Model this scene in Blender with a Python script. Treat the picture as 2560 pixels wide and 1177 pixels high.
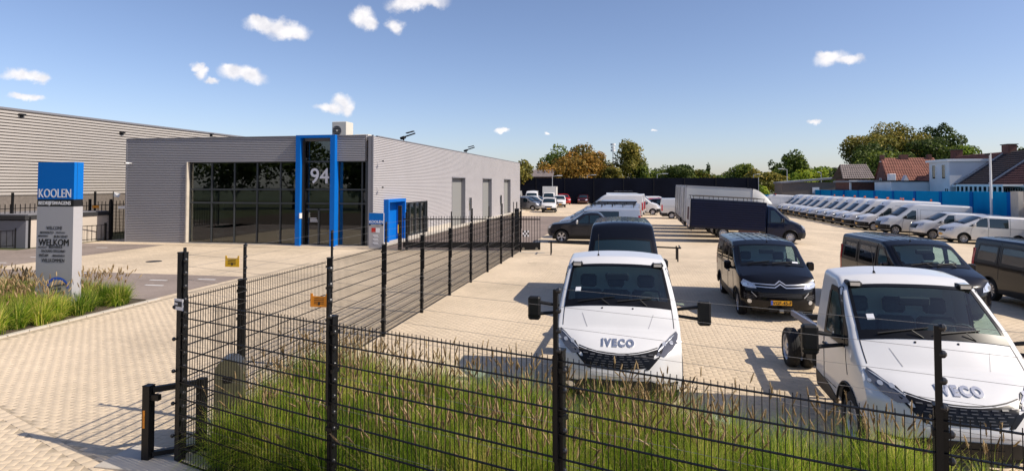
import bpy, bmesh, math, random
import numpy as np
from math import radians, sin, cos, tan, pi, sqrt, atan2, exp
from mathutils import Vector, Matrix, Euler
random.seed(7); np.random.seed(7)
for o in list(bpy.data.objects): bpy.data.objects.remove(o)
S = bpy.context.scene
COL = S.collection
# ------------------------------------------------------------------ camera, sky, sun, exposure
PITCH, YAW, CAMH = radians(1.8), radians(10.93), 3.5
cd = bpy.data.cameras.new('camera'); cam = bpy.data.objects.new('camera', cd); COL.objects.link(cam)
cam.location = (0, 0, CAMH); cam.rotation_euler = (pi/2 + PITCH, 0, YAW)
cd.lens = 21.558; cd.sensor_width = 36; cd.shift_y = -0.0690; cd.clip_start = .1; cd.clip_end = 3000
S.camera = cam
SUN_EL, SUN_AZ = radians(43), radians(97.1)      # azimuth clockwise from +Y
SKY_STRENGTH, SUN_STRENGTH, EXPOSURE = 0.108, 4.0, 0.42
S.view_settings.view_transform = 'Standard'; S.view_settings.look = 'None'
S.view_settings.exposure = EXPOSURE; S.view_settings.gamma = 1; S.view_settings.use_curve_mapping = False
F0 = 1533.0
_r = Vector((cos(YAW), sin(YAW), 0)); _f = Vector((-sin(YAW)*cos(PITCH), cos(YAW)*cos(PITCH), sin(PITCH))); _u = _r.cross(_f)
PY = 460 - F0*tan(PITCH)
def ray(px, py): return _f + _r*((px-1280)/F0) - _u*((py-PY)/F0)
def gz(x): return -.05*min(max(x-9, 0), 15)
def at_depth(px, py, z):
    return Vector((0, 0, CAMH)) + ray(px, py)*z

W = bpy.data.worlds.new('World'); S.world = W; W.use_nodes = True
nt = W.node_tree; nt.nodes.clear()
def wn(t, **k):
    n = nt.nodes.new(t)
    for a, b in k.items(): setattr(n, a, b)
    return n
sky = wn('ShaderNodeTexSky', sky_type='NISHITA', sun_disc=False, sun_elevation=SUN_EL, sun_rotation=SUN_AZ,
         altitude=0, air_density=.85, dust_density=.7, ozone_density=3.0)
bg = wn('ShaderNodeBackground'); bg.inputs[1].default_value = SKY_STRENGTH
tc = wn('ShaderNodeTexCoord')
no = wn('ShaderNodeTexNoise'); no.inputs['Scale'].default_value = 22; no.inputs['Detail'].default_value = 10; no.inputs['Roughness'].default_value = .62
nt.links.new(tc.outputs['Generated'], no.inputs['Vector'])
sb = wn('ShaderNodeVectorMath', operation='SUBTRACT'); sb.inputs[1].default_value = (.5, .5, .5); nt.links.new(no.outputs['Color'], sb.inputs[0])
sc_ = wn('ShaderNodeVectorMath', operation='SCALE'); sc_.inputs['Scale'].default_value = .038; nt.links.new(sb.outputs[0], sc_.inputs[0])
ad = wn('ShaderNodeVectorMath', operation='ADD'); nt.links.new(tc.outputs['Generated'], ad.inputs[0]); nt.links.new(sc_.outputs[0], ad.inputs[1])
CLOUDS = [(655,64,40,17),(640,52,22,13),(715,75,52,19),(740,82,30,13),(905,42,26,24),(922,62,22,16),(988,66,20,17),(1020,14,44,15),(1060,6,50,13),
 (490,164,12,11),(500,178,12,14),(524,201,15,7),(585,184,32,20),(615,192,46,16),(572,172,18,12),(52,184,42,14),(88,194,26,12),
 (55,240,32,9),(88,246,20,8),(855,250,23,16),(828,268,36,11),(868,268,15,17),(2078,143,34,17),(2120,151,28,11),(2066,133,18,12),
 (1255,328,17,6),(2035,305,15,5),(1364,341,7,4),(1630,325,8,3)]
prev = None
for (cx, cy, rx, ry) in CLOUDS:
    c = ray(cx, cy).normalized(); a = Vector((0, 0, 1)).cross(c).normalized(); b = c.cross(a)
    k = 1/ray(cx, cy).length
    mp = wn('ShaderNodeMapping', vector_type='TEXTURE')
    R_ = Matrix((a, c, b)).transposed()
    mp.inputs['Location'].default_value = c; mp.inputs['Rotation'].default_value = R_.to_euler()
    mp.inputs['Scale'].default_value = (rx/F0*k*1.25, .5, ry/F0*k*1.25)
    nt.links.new(ad.outputs[0], mp.inputs['Vector'])
    ln = wn('ShaderNodeVectorMath', operation='LENGTH'); nt.links.new(mp.outputs[0], ln.inputs[0])
    if prev is None: prev = ln.outputs['Value']
    else:
        mn = wn('ShaderNodeMath', operation='SMOOTH_MIN'); mn.inputs[2].default_value = .25
        nt.links.new(prev, mn.inputs[0]); nt.links.new(ln.outputs['Value'], mn.inputs[1]); prev = mn.outputs[0]
mr = wn('ShaderNodeMapRange', interpolation_type='SMOOTHSTEP')
mr.inputs['From Min'].default_value = 1.12; mr.inputs['From Max'].default_value = .35; mr.inputs['To Max'].default_value = .90
nt.links.new(prev, mr.inputs['Value'])
no2 = wn('ShaderNodeTexNoise'); no2.inputs['Scale'].default_value = 45; no2.inputs['Detail'].default_value = 5
nt.links.new(tc.outputs['Generated'], no2.inputs['Vector'])
cr = wn('ShaderNodeValToRGB'); cr.color_ramp.elements[0].position = .3; cr.color_ramp.elements[1].position = .6
cr.color_ramp.elements[0].color = (5.6, 5.5, 5.8, 1); cr.color_ramp.elements[1].color = (7.8, 7.5, 7.4, 1)
nt.links.new(no2.outputs['Fac'], cr.inputs[0])
tint = wn('ShaderNodeMix', data_type='RGBA', blend_type='MULTIPLY'); tint.inputs[0].default_value = 1
tint.inputs[7].default_value = (1.08, .985, 1.02, 1)
nt.links.new(sky.outputs[0], tint.inputs[6])
mx = wn('ShaderNodeMix', data_type='RGBA')
nt.links.new(mr.outputs[0], mx.inputs[0]); nt.links.new(tint.outputs[2], mx.inputs[6]); nt.links.new(cr.outputs[0], mx.inputs[7])
nt.links.new(mx.outputs[2], bg.inputs[0])
wo = wn('ShaderNodeOutputWorld'); nt.links.new(bg.outputs[0], wo.inputs[0])
sl = bpy.data.lights.new('sun', 'SUN'); sl.energy = SUN_STRENGTH; sl.angle = radians(.5); sl.color = (1, .905, .77)
sun = bpy.data.objects.new('sun', sl); COL.objects.link(sun)
_sd = Vector((sin(SUN_AZ)*cos(SUN_EL), cos(SUN_AZ)*cos(SUN_EL), sin(SUN_EL)))
sun.rotation_euler = _sd.to_track_quat('Z', 'Y').to_euler()

# ------------------------------------------------------------------ materials
def newmat(name):
    m = bpy.data.materials.new(name); m.use_nodes = True
    return m, m.node_tree, m.node_tree.nodes['Principled BSDF']
def mat(name, col, rough=.6, metal=0, coat=0, noise=.0, nscale=3, bump=0, bscale=40, emit=None, spec=None, rnd=0):
    m, t, p = newmat(name)
    p.inputs['Base Color'].default_value = (*col, 1); p.inputs['Roughness'].default_value = rough; p.inputs['Metallic'].default_value = metal
    p.inputs['Coat Weight'].default_value = coat; p.inputs['Coat Roughness'].default_value = .04
    if spec is not None: p.inputs['Specular IOR Level'].default_value = spec
    if noise or rnd:
        tx = t.nodes.new('ShaderNodeTexCoord'); n = t.nodes.new('ShaderNodeTexNoise'); n.inputs['Scale'].default_value = nscale; n.inputs['Detail'].default_value = 5
        t.links.new(tx.outputs['Object'], n.inputs['Vector'])
        r = t.nodes.new('ShaderNodeMapRange'); r.inputs['From Min'].default_value = .3; r.inputs['From Max'].default_value = .7
        r.inputs['To Min'].default_value = 1-noise; r.inputs['To Max'].default_value = 1+noise
        t.links.new(n.outputs['Fac'], r.inputs['Value']); out = r.outputs[0]
        if rnd:
            oi = t.nodes.new('ShaderNodeNewGeometry'); r2 = t.nodes.new('ShaderNodeMapRange'); r2.inputs['To Min'].default_value = 1-rnd; r2.inputs['To Max'].default_value = 1+rnd
            t.links.new(oi.outputs['Random Per Island'], r2.inputs['Value'])
            mm = t.nodes.new('ShaderNodeMath'); mm.operation = 'MULTIPLY'; t.links.new(out, mm.inputs[0]); t.links.new(r2.outputs[0], mm.inputs[1]); out = mm.outputs[0]
        v = t.nodes.new('ShaderNodeVectorMath'); v.operation = 'SCALE'; v.inputs[0].default_value = col
        t.links.new(out, v.inputs['Scale']); t.links.new(v.outputs[0], p.inputs['Base Color'])
    if bump:
        tx = t.nodes.new('ShaderNodeTexCoord'); n = t.nodes.new('ShaderNodeTexNoise'); n.inputs['Scale'].default_value = bscale; n.inputs['Detail'].default_value = 4
        t.links.new(tx.outputs['Object'], n.inputs['Vector'])
        b = t.nodes.new('ShaderNodeBump'); b.inputs['Strength'].default_value = bump; b.inputs['Distance'].default_value = .02
        t.links.new(n.outputs['Fac'], b.inputs['Height']); t.links.new(b.outputs[0], p.inputs['Normal'])
    return m
MT = {}
def paint(name, col, metal=0, rough=.35, spec=.35): MT[name] = mat(name, col, rough, metal, coat=.85 if max(col) > .03 else .5, noise=.03, nscale=2, spec=spec)
paint('white_paint', (.70, .69, .68)); paint('silver_paint', (.52, .53, .55), .55, .32); paint('grey_paint', (.16, .165, .18), .5, .35)
paint('black_paint', (.004, .004, .006), 0, .25, .1); paint('navy_paint', (.003, .008, .03), 0, .3, .1); paint('dark_grey_paint', (.016, .017, .024), .2, .35, .2)
paint('red_paint', (.45, .015, .012)); paint('maroon_paint', (.06, .008, .012)); paint('pale_silver_paint', (.62, .61, .60), .35, .35)
MT['plastic'] = mat('black_plastic', (.010, .010, .011), .5, noise=.15, nscale=8, spec=.3)
MT['grille'] = mat('gloss_black', (.005, .005, .006), .3, spec=.3)
MT['rubber'] = mat('tyre_rubber', (.016, .016, .016), .85, bump=.3, bscale=60)
MT['chrome'] = mat('chrome', (.70, .70, .71), .3, .9)
MT['rim'] = mat('rim_silver', (.5, .5, .52), .35, .7)
MT['lamp'] = mat('lamp_glass', (.62, .63, .64), .12, .5, coat=1)
MT['lampdark'] = mat('dark_lamp_housing', (.13, .135, .15), .15, .5, coat=1)
MT['redlamp'] = mat('red_lens', (.5, .01, .01), .15, coat=1)
MT['amber'] = mat('amber_lens', (.75, .16, .03), .2, coat=1)
MT['plate'] = mat('plate_yellow', (.85, .42, .02), .4)
MT['plateblue'] = mat('plate_blue', (.03, .12, .6), .4)
MT['ink'] = mat('black_ink', (.01, .01, .01), .5)
MT['seat'] = mat('seat_fabric', (.03, .036, .042), .8, noise=.2, nscale=20)
MT['seattrim'] = mat('seat_trim', (.5, .52, .55), .5)
MT['dash'] = mat('dashboard', (.09, .10, .105), .6); MT['liner'] = mat('cab_lining', (.58, .62, .62), .8)
MT['film'] = mat('clear_film', (.5, .53, .55), .25)
MT['chassis'] = mat('chassis_black', (.012, .012, .014), .45, bump=.2)
MT['steelrail'] = mat('primer_blue_grey', (.17, .19, .27), .45, .4)
def glassmat(name, col, see):
    m, t, p = newmat(name)
    p.inputs['Base Color'].default_value = (*col, 1); p.inputs['Roughness'].default_value = .03; p.inputs['IOR'].default_value = 1.7
    if see:
        tr = t.nodes.new('ShaderNodeBsdfTransparent'); tr.inputs[0].default_value = (.66, .84, .85, 1)
        gl = t.nodes.new('ShaderNodeBsdfGlossy'); gl.inputs['Roughness'].default_value = .015
        lw = t.nodes.new('ShaderNodeLayerWeight'); lw.inputs[0].default_value = .5
        pw = t.nodes.new('ShaderNodeMath'); pw.operation = 'POWER'; pw.inputs[1].default_value = 4.5; t.links.new(lw.outputs['Facing'], pw.inputs[0])
        fr = t.nodes.new('ShaderNodeMath'); fr.operation = 'MULTIPLY_ADD'; fr.inputs[1].default_value = .9; fr.inputs[2].default_value = see if see is not True else .09; t.links.new(pw.outputs[0], fr.inputs[0])
        ms = t.nodes.new('ShaderNodeMixShader'); o = [n for n in t.nodes if n.type == 'OUTPUT_MATERIAL'][0]
        t.links.new(fr.outputs[0], ms.inputs[0]); t.links.new(tr.outputs[0], ms.inputs[1]); t.links.new(gl.outputs[0], ms.inputs[2]); t.links.new(ms.outputs[0], o.inputs[0])
    return m
MT['glass'] = glassmat('dark_glass', (.010, .022, .028), False)
MT['windscreen'] = glassmat('windscreen_glass', (.02, .05, .05), True); MT['sideglass'] = glassmat('side_glass', (.02, .05, .05), True)
MT['fence'] = mat('fence_coating', (.006, .006, .007), .45, spec=.3)
MT['wire'] = mat('galvanised_wire', (.35, .34, .33), .4, .7)
MT['insul'] = mat('insulator', (.02, .02, .022), .35)

# ------------------------------------------------------------------ mesh helpers
class M:
    def __init__(s): s.v = []; s.f = []; s.m = []; s.mats = []; s.sm = []
    def mi(s, k):
        if k not in s.mats: s.mats.append(k)
        return s.mats.index(k)
    def add(s, vs, fs, k, smooth=False, T=None):
        b = len(s.v); i = s.mi(k)
        s.v += [tuple(T @ Vector(p)) for p in vs] if T is not None else [tuple(p) for p in vs]
        for f in fs: s.f.append([b+q for q in f]); s.m.append(i); s.sm.append(smooth)
        return s
    def box(s, x0, x1, y0, y1, z0, z1, k, T=None, bev=0):
        if bev:
            b = bev; V = []; 
            for z, zi in ((z0, 0), (z0+b, 1), (z1-b, 1), (z1, 0)):
                for (X0, X1, Y0, Y1) in (((x0+b, x1-b, y0+b, y1-b) if not zi else (x0, x1, y0, y1)),):
                    if not zi: V += [(X0, Y0, z)]*0 + [(X0, Y0, z), (X1, Y0, z), (X1, Y1, z), (X0, Y1, z)]
                    else: V += [(X0+b, Y0, z), (X1-b, Y0, z), (X1, Y0+b, z), (X1, Y1-b, z), (X1-b, Y1, z), (X0+b, Y1, z), (X0, Y1-b, z), (X0, Y0+b, z)]
            Fc = [[3, 2, 1, 0], [20, 21, 22, 23]]
            for q in range(8): Fc.append([4+q, 4+(q+1) % 8, 12+(q+1) % 8, 12+q])
            for (base, o, fl) in ((0, 4, 0), (20, 12, 1)):
                for q in range(4):
                    a, b2 = base+q, base+(q+1) % 4; c1, c2 = o+2*q, o+2*q+1
                    f = [a, b2, c2, c1]; Fc.append(f if not fl else f[::-1])
                    t = [b2, o+(2*q+2) % 8, c2]; Fc.append(t if not fl else t[::-1])
            return s.add(V, Fc, k, False, T)
        V = [(x0, y0, z0), (x1, y0, z0), (x1, y1, z0), (x0, y1, z0), (x0, y0, z1), (x1, y0, z1), (x1, y1, z1), (x0, y1, z1)]
        return s.add(V, [[3, 2, 1, 0], [4, 5, 6, 7], [0, 1, 5, 4], [1, 2, 6, 5], [2, 3, 7, 6], [3, 0, 4, 7]], k, False, T)
    def cbox(s, c, d, k, T=None, bev=0):
        return s.box(c[0]-d[0]/2, c[0]+d[0]/2, c[1]-d[1]/2, c[1]+d[1]/2, c[2]-d[2]/2, c[2]+d[2]/2, k, T, bev)
    def tube(s, p0, p1, r, k, n=8, r1=None, cap=True):
        p0 = Vector(p0); p1 = Vector(p1); d = (p1-p0).normalized(); a = d.orthogonal().normalized(); b = d.cross(a); r1 = r if r1 is None else r1
        V = [p0 + (a*cos(2*pi*i/n)+b*sin(2*pi*i/n))*r for i in range(n)] + [p1 + (a*cos(2*pi*i/n)+b*sin(2*pi*i/n))*r1 for i in range(n)]
        Fc = [[i, (i+1) % n, n+(i+1) % n, n+i] for i in range(n)]
        if cap: Fc += [list(range(n))[::-1], list(range(n, 2*n))]
        return s.add(V, Fc, k, n > 5)
    def path(s, pts, r, k, n=8):
        for a, b in zip(pts, pts[1:]): s.tube(a, b, r, k, n)
        return s
    def lathe(s, prof, k, T=None, n=24, smooth=True):    # prof (r, h) about local Z
        V = []; Fc = []
        for r, h in prof: V += [(r*cos(2*pi*i/n), r*sin(2*pi*i/n), h) for i in range(n)]
        for j in range(len(prof)-1):
            for i in range(n): Fc.append([j*n+i, j*n+(i+1) % n, (j+1)*n+(i+1) % n, (j+1)*n+i])
        return s.add(V, Fc, k, smooth, T)
    def prism(s, poly, d, k, T=None):                    # poly in XY, extruded in Z by d
        n = len(poly); V = [(x, y, 0) for x, y in poly] + [(x, y, d) for x, y in poly]
        Fc = [list(range(n))[::-1], list(range(n, 2*n))] + [[i, (i+1) % n, n+(i+1) % n, n+i] for i in range(n)]
        return s.add(V, Fc, k, False, T)
    def ball(s, c, r, k, n=8, m=5, sc=(1, 1, 1)):
        V = [];
        for j in range(m+1):
            t = pi*j/m
            V += [(c[0]+r*sc[0]*sin(t)*cos(2*pi*i/n), c[1]+r*sc[1]*sin(t)*sin(2*pi*i/n), c[2]+r*sc[2]*cos(t)) for i in range(n)]
        return s.add(V, [[j*n+i, (j+1)*n+i, (j+1)*n+(i+1) % n, j*n+(i+1) % n] for j in range(m) for i in range(n)], k, True)
    def mesh(s, name, ang=35):
        me = bpy.data.meshes.new(name); me.from_pydata(s.v, [], s.f)
        for k in s.mats: me.materials.append(MT[k])
        me.polygons.foreach_set('material_index', s.m); me.polygons.foreach_set('use_smooth', s.sm)
        me.validate(); me.update()
        if any(s.sm): me.set_sharp_from_angle(angle=radians(ang))
        return me
    def build(s, name, parent=None, ang=35, **kw):
        o = bpy.data.objects.new(name, s.mesh(name, ang)); COL.objects.link(o)
        if parent is not None: o.parent = parent
        return tag(o, **kw)
def tag(o, label=None, cat=None, group=None, kind=None):
    if label: o['label'] = label
    if cat: o['category'] = cat
    if group: o['group'] = group
    if kind: o['kind'] = kind
    return o
def empty(name, loc=(0, 0, 0), rz=0, **kw):
    o = bpy.data.objects.new(name, None); COL.objects.link(o); o.location = loc; o.rotation_euler = (0, 0, rz); o.empty_display_size = .3
    return tag(o, **kw)
def inst(name, me, parent, loc=(0, 0, 0), rot=(0, 0, 0)):
    o = bpy.data.objects.new(name, me); COL.objects.link(o); o.parent = parent; o.location = loc; o.rotation_euler = rot
    return o
def kids(o): return [c for c in ALLC.get(o, [])]
def copy_tree(o, parent=None):
    c = o.copy(); COL.objects.link(c); c.parent = parent
    for ch in list(o.children): copy_tree(ch, c)
    return c
def place(o, x, y, deg, z=None):
    """Stand a vehicle on the (gently sloping) yard: heading deg, tilted with the ground."""
    s = -.05 if 9 < x < 24 else 0
    n = Vector((-s, 0, 1)).normalized(); h = Vector((cos(radians(deg)), sin(radians(deg)), 0))
    xa = (h - n*h.dot(n)).normalized(); ya = n.cross(xa)
    R3 = Matrix((xa, ya, n)).transposed()
    o.rotation_euler = R3.to_euler(); o.location = (x, y, gz(x) if z is None else z)
    return o
_tc = {}
def text_mesh(txt, size, ext=.0, bold=0., align='CENTER', space=1.0):
    key = (txt, size, ext, bold, align, space)
    if key in _tc: return _tc[key]
    cu = bpy.data.curves.new('t', 'FONT'); cu.body = txt; cu.size = size; cu.extrude = ext; cu.offset = bold; cu.align_x = align; cu.space_character = space; cu.resolution_u = 3
    ob = bpy.data.objects.new('t', cu); COL.objects.link(ob)
    dg = bpy.context.evaluated_depsgraph_get(); dg.update()
    me = ob.evaluated_get(dg).to_mesh(); V = [tuple(v.co) for v in me.vertices]; Fc = [list(p.vertices) for p in me.polygons]
    ob.evaluated_get(dg).to_mesh_clear(); bpy.data.objects.remove(ob); bpy.data.curves.remove(cu)
    _tc[key] = (V, Fc); return V, Fc
def np_mesh(name, V, T, mats, col=None, mi=None, quads=False):
    """big mesh from numpy: V (N,3), T (F,3|4); col per-face value -> 'tone' attribute"""
    k = T.shape[1]; me = bpy.data.meshes.new(name)
    me.vertices.add(len(V)); me.vertices.foreach_set('co', V.astype(np.float32).ravel())
    me.loops.add(T.size); me.loops.foreach_set('vertex_index', T.astype(np.int32).ravel())
    me.polygons.add(len(T)); me.polygons.foreach_set('loop_start', np.arange(0, T.size, k, dtype=np.int32))
    for m_ in mats: me.materials.append(m_)
    if mi is not None: me.polygons.foreach_set('material_index', mi.astype(np.int32))
    if col is not None:
        a = me.attributes.new('tone', 'FLOAT', 'FACE'); a.data.foreach_set('value', col.astype(np.float32))
    me.update(calc_edges=True)
    return me
def look(p, q, up=(0, 0, 1)):
    """matrix whose X runs p->q and whose Z is near up"""
    p = Vector(p); x = (Vector(q)-p).normalized(); z = Vector(up); y = z.cross(x).normalized(); z = x.cross(y)
    m = Matrix((x, y, z)).transposed().to_4x4(); m.translation = p; return m

# ------------------------------------------------------------------ vehicles
def lerp(a, b, t): return a+(b-a)*t
def interp(tab, x):
    if x <= tab[0][0]: return tab[0][1]
    for (a, b), (c, d) in zip(tab, tab[1:]):
        if x <= c: return b+(d-b)*(x-a)/(c-a)
    return tab[-1][1]
def smooth_tab(tab, w, lo, hi, n=160):
    out = []
    for i in range(n+1):
        s = lo+(hi-lo)*i/n
        out.append((s, sum(interp(tab, s+w*q) for q in (-1, -.5, 0, .5, 1))/5))
    return out
class Shell:
    """Smooth vehicle body: s runs from the nose (0) to the tail (L), y across, z up."""
    def __init__(b, L, W, prof, lean, wheels, sill=.32, ra=.42, s0=.3, crown=.06, rsh=.07, belt=1.05, tumble=.88, topz=2.0,
                 nose=.12, bow=.1, ws=None, tail_r=.06, round_w=.05, rear_lean=.0, nose_len=.9):
        b.L, b.W, b.sill, b.ra, b.s0, b.rsh, b.crown, b.wheels, b.bow, b.ws, b.tail_r, b.rl = L, W, sill, ra, s0, rsh, crown, wheels, bow, ws, tail_r, rear_lean
        b.prof = smooth_tab(prof, round_w, 0, L); b.lean = lean; b.nose = nose; b.belt = belt; b.tumble = tumble; b.topz = topz; b.nl = nose_len
    def Wp(b, s):
        w = b.W
        if s < b.nl: w *= 1-b.nose*((b.nl-s)/b.nl)**2
        return w
    def zsh(b, s): return interp(b.prof, s)
    def Y(b, s, z):
        w = b.Wp(s)
        if z < .55: w *= 1-.05*((.55-z)/.35)**2 if z > .2 else .95
        elif z > b.belt: w *= 1-(1-b.tumble)*((z-b.belt)/(b.topz-b.belt))**1.25
        zs = b.zsh(s)
        if z > zs-b.rsh:
            t = min(1, (z-(zs-b.rsh))/b.rsh); w -= b.rsh*(1-sqrt(max(0, 1-t*t)))*.8
        return w
    def zb(b, s):
        z = b.sill
        for w in b.wheels:
            d = abs(s-w[0])
            if d < b.ra: z = max(z, w[1]+sqrt(b.ra**2-d*d))
        return z
    def D(b, s, y, z):
        s2 = s+interp(b.lean, z)*max(0, 1-s/1.0)
        if b.ws and b.bow:
            sc = (b.ws[0]+b.ws[1])/2; hw = (b.ws[1]-b.ws[0])/2+.5
            k = max(0, 1-((s-sc)/hw)**2); kz = min(1, max(0, (z-.85)/.45))
            s2 += b.bow*k*kz*(abs(y)/b.W)**2
        if b.rl and s > b.L-.8: s2 -= b.rl*max(0, z-1.0)*(s-(b.L-.8))/.8
        return Vector((y, s2, z))
    def top(b, s, u):
        yt = b.Y(s, b.zsh(s)); return b.D(s, u*yt, b.zsh(s)+b.cr(s)*(1-abs(u)**2.4))
    def cr(b, s): return b.crown if not isinstance(b.crown, list) else interp(b.crown, s)
    def side(b, s, z, sg): return b.D(s, sg*b.Y(s, z), z)
    def front(b, y, z):
        Y0 = b.Y(b.s0, min(z, b.zsh(b.s0))); u = max(-1, min(1, y/Y0)); zt = b.zsh(b.s0)+b.cr(b.s0)*(1-abs(u)**2.4)
        v = max(0, min(1, (z-b.sill)/(zt-b.sill)))
        s = b.s0*(1-(1-abs(u)**3.2)*(1-v**7)); return b.D(s, y, z)
    def rear(b, y, z):
        Y0 = b.Y(b.L-b.tail_r, min(z, b.zsh(b.L-.1))); u = max(-1, min(1, y/Y0))
        s = b.L-b.tail_r*abs(u)**6; return b.D(s, y, z)
    def body(b, m, k, cut_ws=False, NV=15, NU=16, cuts=()):
        def inside(P, x, y):
            c = False
            for (x0, y0), (x1, y1) in zip(P, P[1:]+P[:1]):
                if (y0 > y) != (y1 > y) and x < (x1-x0)*(y-y0)/(y1-y0)+x0: c = not c
            return c
        st = [b.s0+(b.L-b.tail_r-b.s0)*i/34 for i in range(35)]
        for w in b.wheels:
            st += [w[0]+b.ra*cos(pi*i/12)*1.0001 for i in range(13)]
        if b.ws: st += [b.ws[0], b.ws[1]]
        for P in cuts:
            lo, hi = min(p[0] for p in P), max(p[0] for p in P); st += [lo+(hi-lo)*i/14 for i in range(15)]
        st = sorted(q for q in st if b.s0 <= q <= b.L-b.tail_r+1e-6); o = [st[0]]
        for q in st[1:]:
            if q-o[-1] > .012 or (b.ws and q in b.ws): o.append(q)
        st = o
        us = [1-2*i/NU for i in range(NU+1)]
        if b.ws: us[1] = b.ws[2]; us[-2] = -b.ws[2]
        def ring(s):
            zb, zs = b.zb(s), b.zsh(s); P = []
            for j in range(NV+1):
                z = lerp(zb, zs, 1-(1-j/NV)**1.7); P.append(b.side(s, z, 1))
            for u in us[1:-1]: P.append(b.top(s, u))
            for j in range(NV, -1, -1):
                z = lerp(zb, zs, 1-(1-j/NV)**1.7); P.append(b.side(s, z, -1))
            return P
        V = []; Fc = []; n = None
        for s in st:
            r = ring(s); n = len(r); V += r
        for i in range(len(st)-1):
            sm = (st[i]+st[i+1])/2
            for j in range(n-1):
                if cuts:
                    jj = j if j < NV else (n-2-j if j >= n-1-NV else None)
                    if jj is not None:
                        za = [lerp(b.zb(s_), b.zsh(s_), 1-(1-q/NV)**1.7) for s_ in (st[i], st[i+1]) for q in (jj, jj+1)]
                        if any(all(inside(P, s_, z_) for s_, z_ in zip((st[i]+.001, st[i]+.001, st[i+1]-.001, st[i+1]-.001), za)) for P in cuts): continue
                if cut_ws and b.ws and b.ws[0] <= sm <= b.ws[1] and NV+1 <= j <= NV+NU-2: continue
                Fc.append([i*n+j, i*n+j+1, (i+1)*n+j+1, (i+1)*n+j])
        for (s, fr) in ((st[0], 1), (st[-1], 0)):
            base = len(V); nu = NU
            for j in range(NV+1):
                v = 1-(1-j/NV)**1.7
                for i, u in enumerate(us):
                    zb = b.zb(s); zt = b.zsh(s)+b.cr(s)*(1-abs(u)**2.4) if 0 < i < NU else b.zsh(s)
                    z = lerp(zb, zt, v); zc = lerp(zb, b.zsh(s), v); y = u*b.Y(s, zc)
                    q = (1-abs(u)**3.2)*(1-v**7) if fr else (1-abs(u)**6)*(1-v**9)
                    V.append(b.D(s-b.s0*q if fr else s+b.tail_r*q, y, z))
            for j in range(NV):
                for i in range(nu):
                    f = [base+j*(nu+1)+i, base+j*(nu+1)+i+1, base+(j+1)*(nu+1)+i+1, base+(j+1)*(nu+1)+i]
                    Fc.append(f if fr else f[::-1])
        bm = bmesh.new(); vs = [bm.verts.new(p) for p in V]
        for f in Fc:
            try: bm.faces.new([vs[q] for q in f])
            except ValueError: pass
        bmesh.ops.remove_doubles(bm, verts=bm.verts, dist=.0008); bmesh.ops.recalc_face_normals(bm, faces=bm.faces)
        bm.verts.ensure_lookup_table(); bm.faces.ensure_lookup_table()
        # normals outwards
        f = max(bm.faces, key=lambda q: q.calc_center_median().z)
        if f.normal.z < 0: bmesh.ops.reverse_faces(bm, faces=bm.faces)
        bm.verts.index_update(); m.add([v.co[:] for v in bm.verts], [[v.index for v in q.verts] for q in bm.faces], k, True); bm.free()
def patch(m, fn, poly, k, e=.006, th=.014, du=.12, dv=.12, sign=1, smooth=True):
    """thin panel following a surface: poly in the surface's two parameters"""
    if sum(p[0]*q[1]-q[0]*p[1] for p, q in zip(poly, list(poly[1:])+[poly[0]])) < 0: poly = list(poly)[::-1]
    bm = bmesh.new(); f = bm.faces.new([bm.verts.new((a, b_, 0)) for a, b_ in poly])
    if f.calc_area() < 1e-9: bm.free(); return
    for ax, d in ((0, du), (1, dv)):
        lo = min(p[ax] for p in poly); hi = max(p[ax] for p in poly); n = int((hi-lo)/d)
        for i in range(1, n+1):
            c = lo+(hi-lo)*i/(n+1); co = [0, 0, 0]; no_ = [0, 0, 0]; co[ax] = c; no_[ax] = 1
            bmesh.ops.bisect_plane(bm, geom=bm.verts[:]+bm.edges[:]+bm.faces[:], plane_co=co, plane_no=no_, dist=1e-5)
    bm.verts.ensure_lookup_table(); bm.verts.index_update()
    T = []; B = []
    h = .004
    for v in bm.verts:
        a, b_ = v.co.x, v.co.y
        p = fn(a, b_); n_ = (fn(a+h, b_)-fn(a-h, b_)).cross(fn(a, b_+h)-fn(a, b_-h))
        if n_.length < 1e-12: n_ = Vector((0, -1, 0))
        n_.normalize(); n_ *= sign
        T.append(p+n_*e); B.append(p-n_*th)
    fs = [[v.index for v in q.verts] for q in bm.faces]; N = len(T)
    if sign < 0: fs = [q[::-1] for q in fs]
    sk = []
    for ed in bm.edges:
        if len(ed.link_faces) == 1:
            a, b_ = ed.verts[0].index, ed.verts[1].index; sk.append([a, b_, b_+N, a+N])
    bm.free(); m.add(T, fs, k, smooth)
    off = len(m.v)-N
    m.v += [tuple(p) for p in B]
    i = m.mi(k)
    for q in sk: m.f.append([off+t for t in q]); m.m.append(i); m.sm.append(False)
def SF(b): return lambda y, z: b.front(y, z)
def SR(b): return lambda y, z: b.rear(y, z)
def SS(b, sg): return lambda s, z: b.side(s, z, sg)
def ST(b): return lambda s, u: b.top(s, u)
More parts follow.
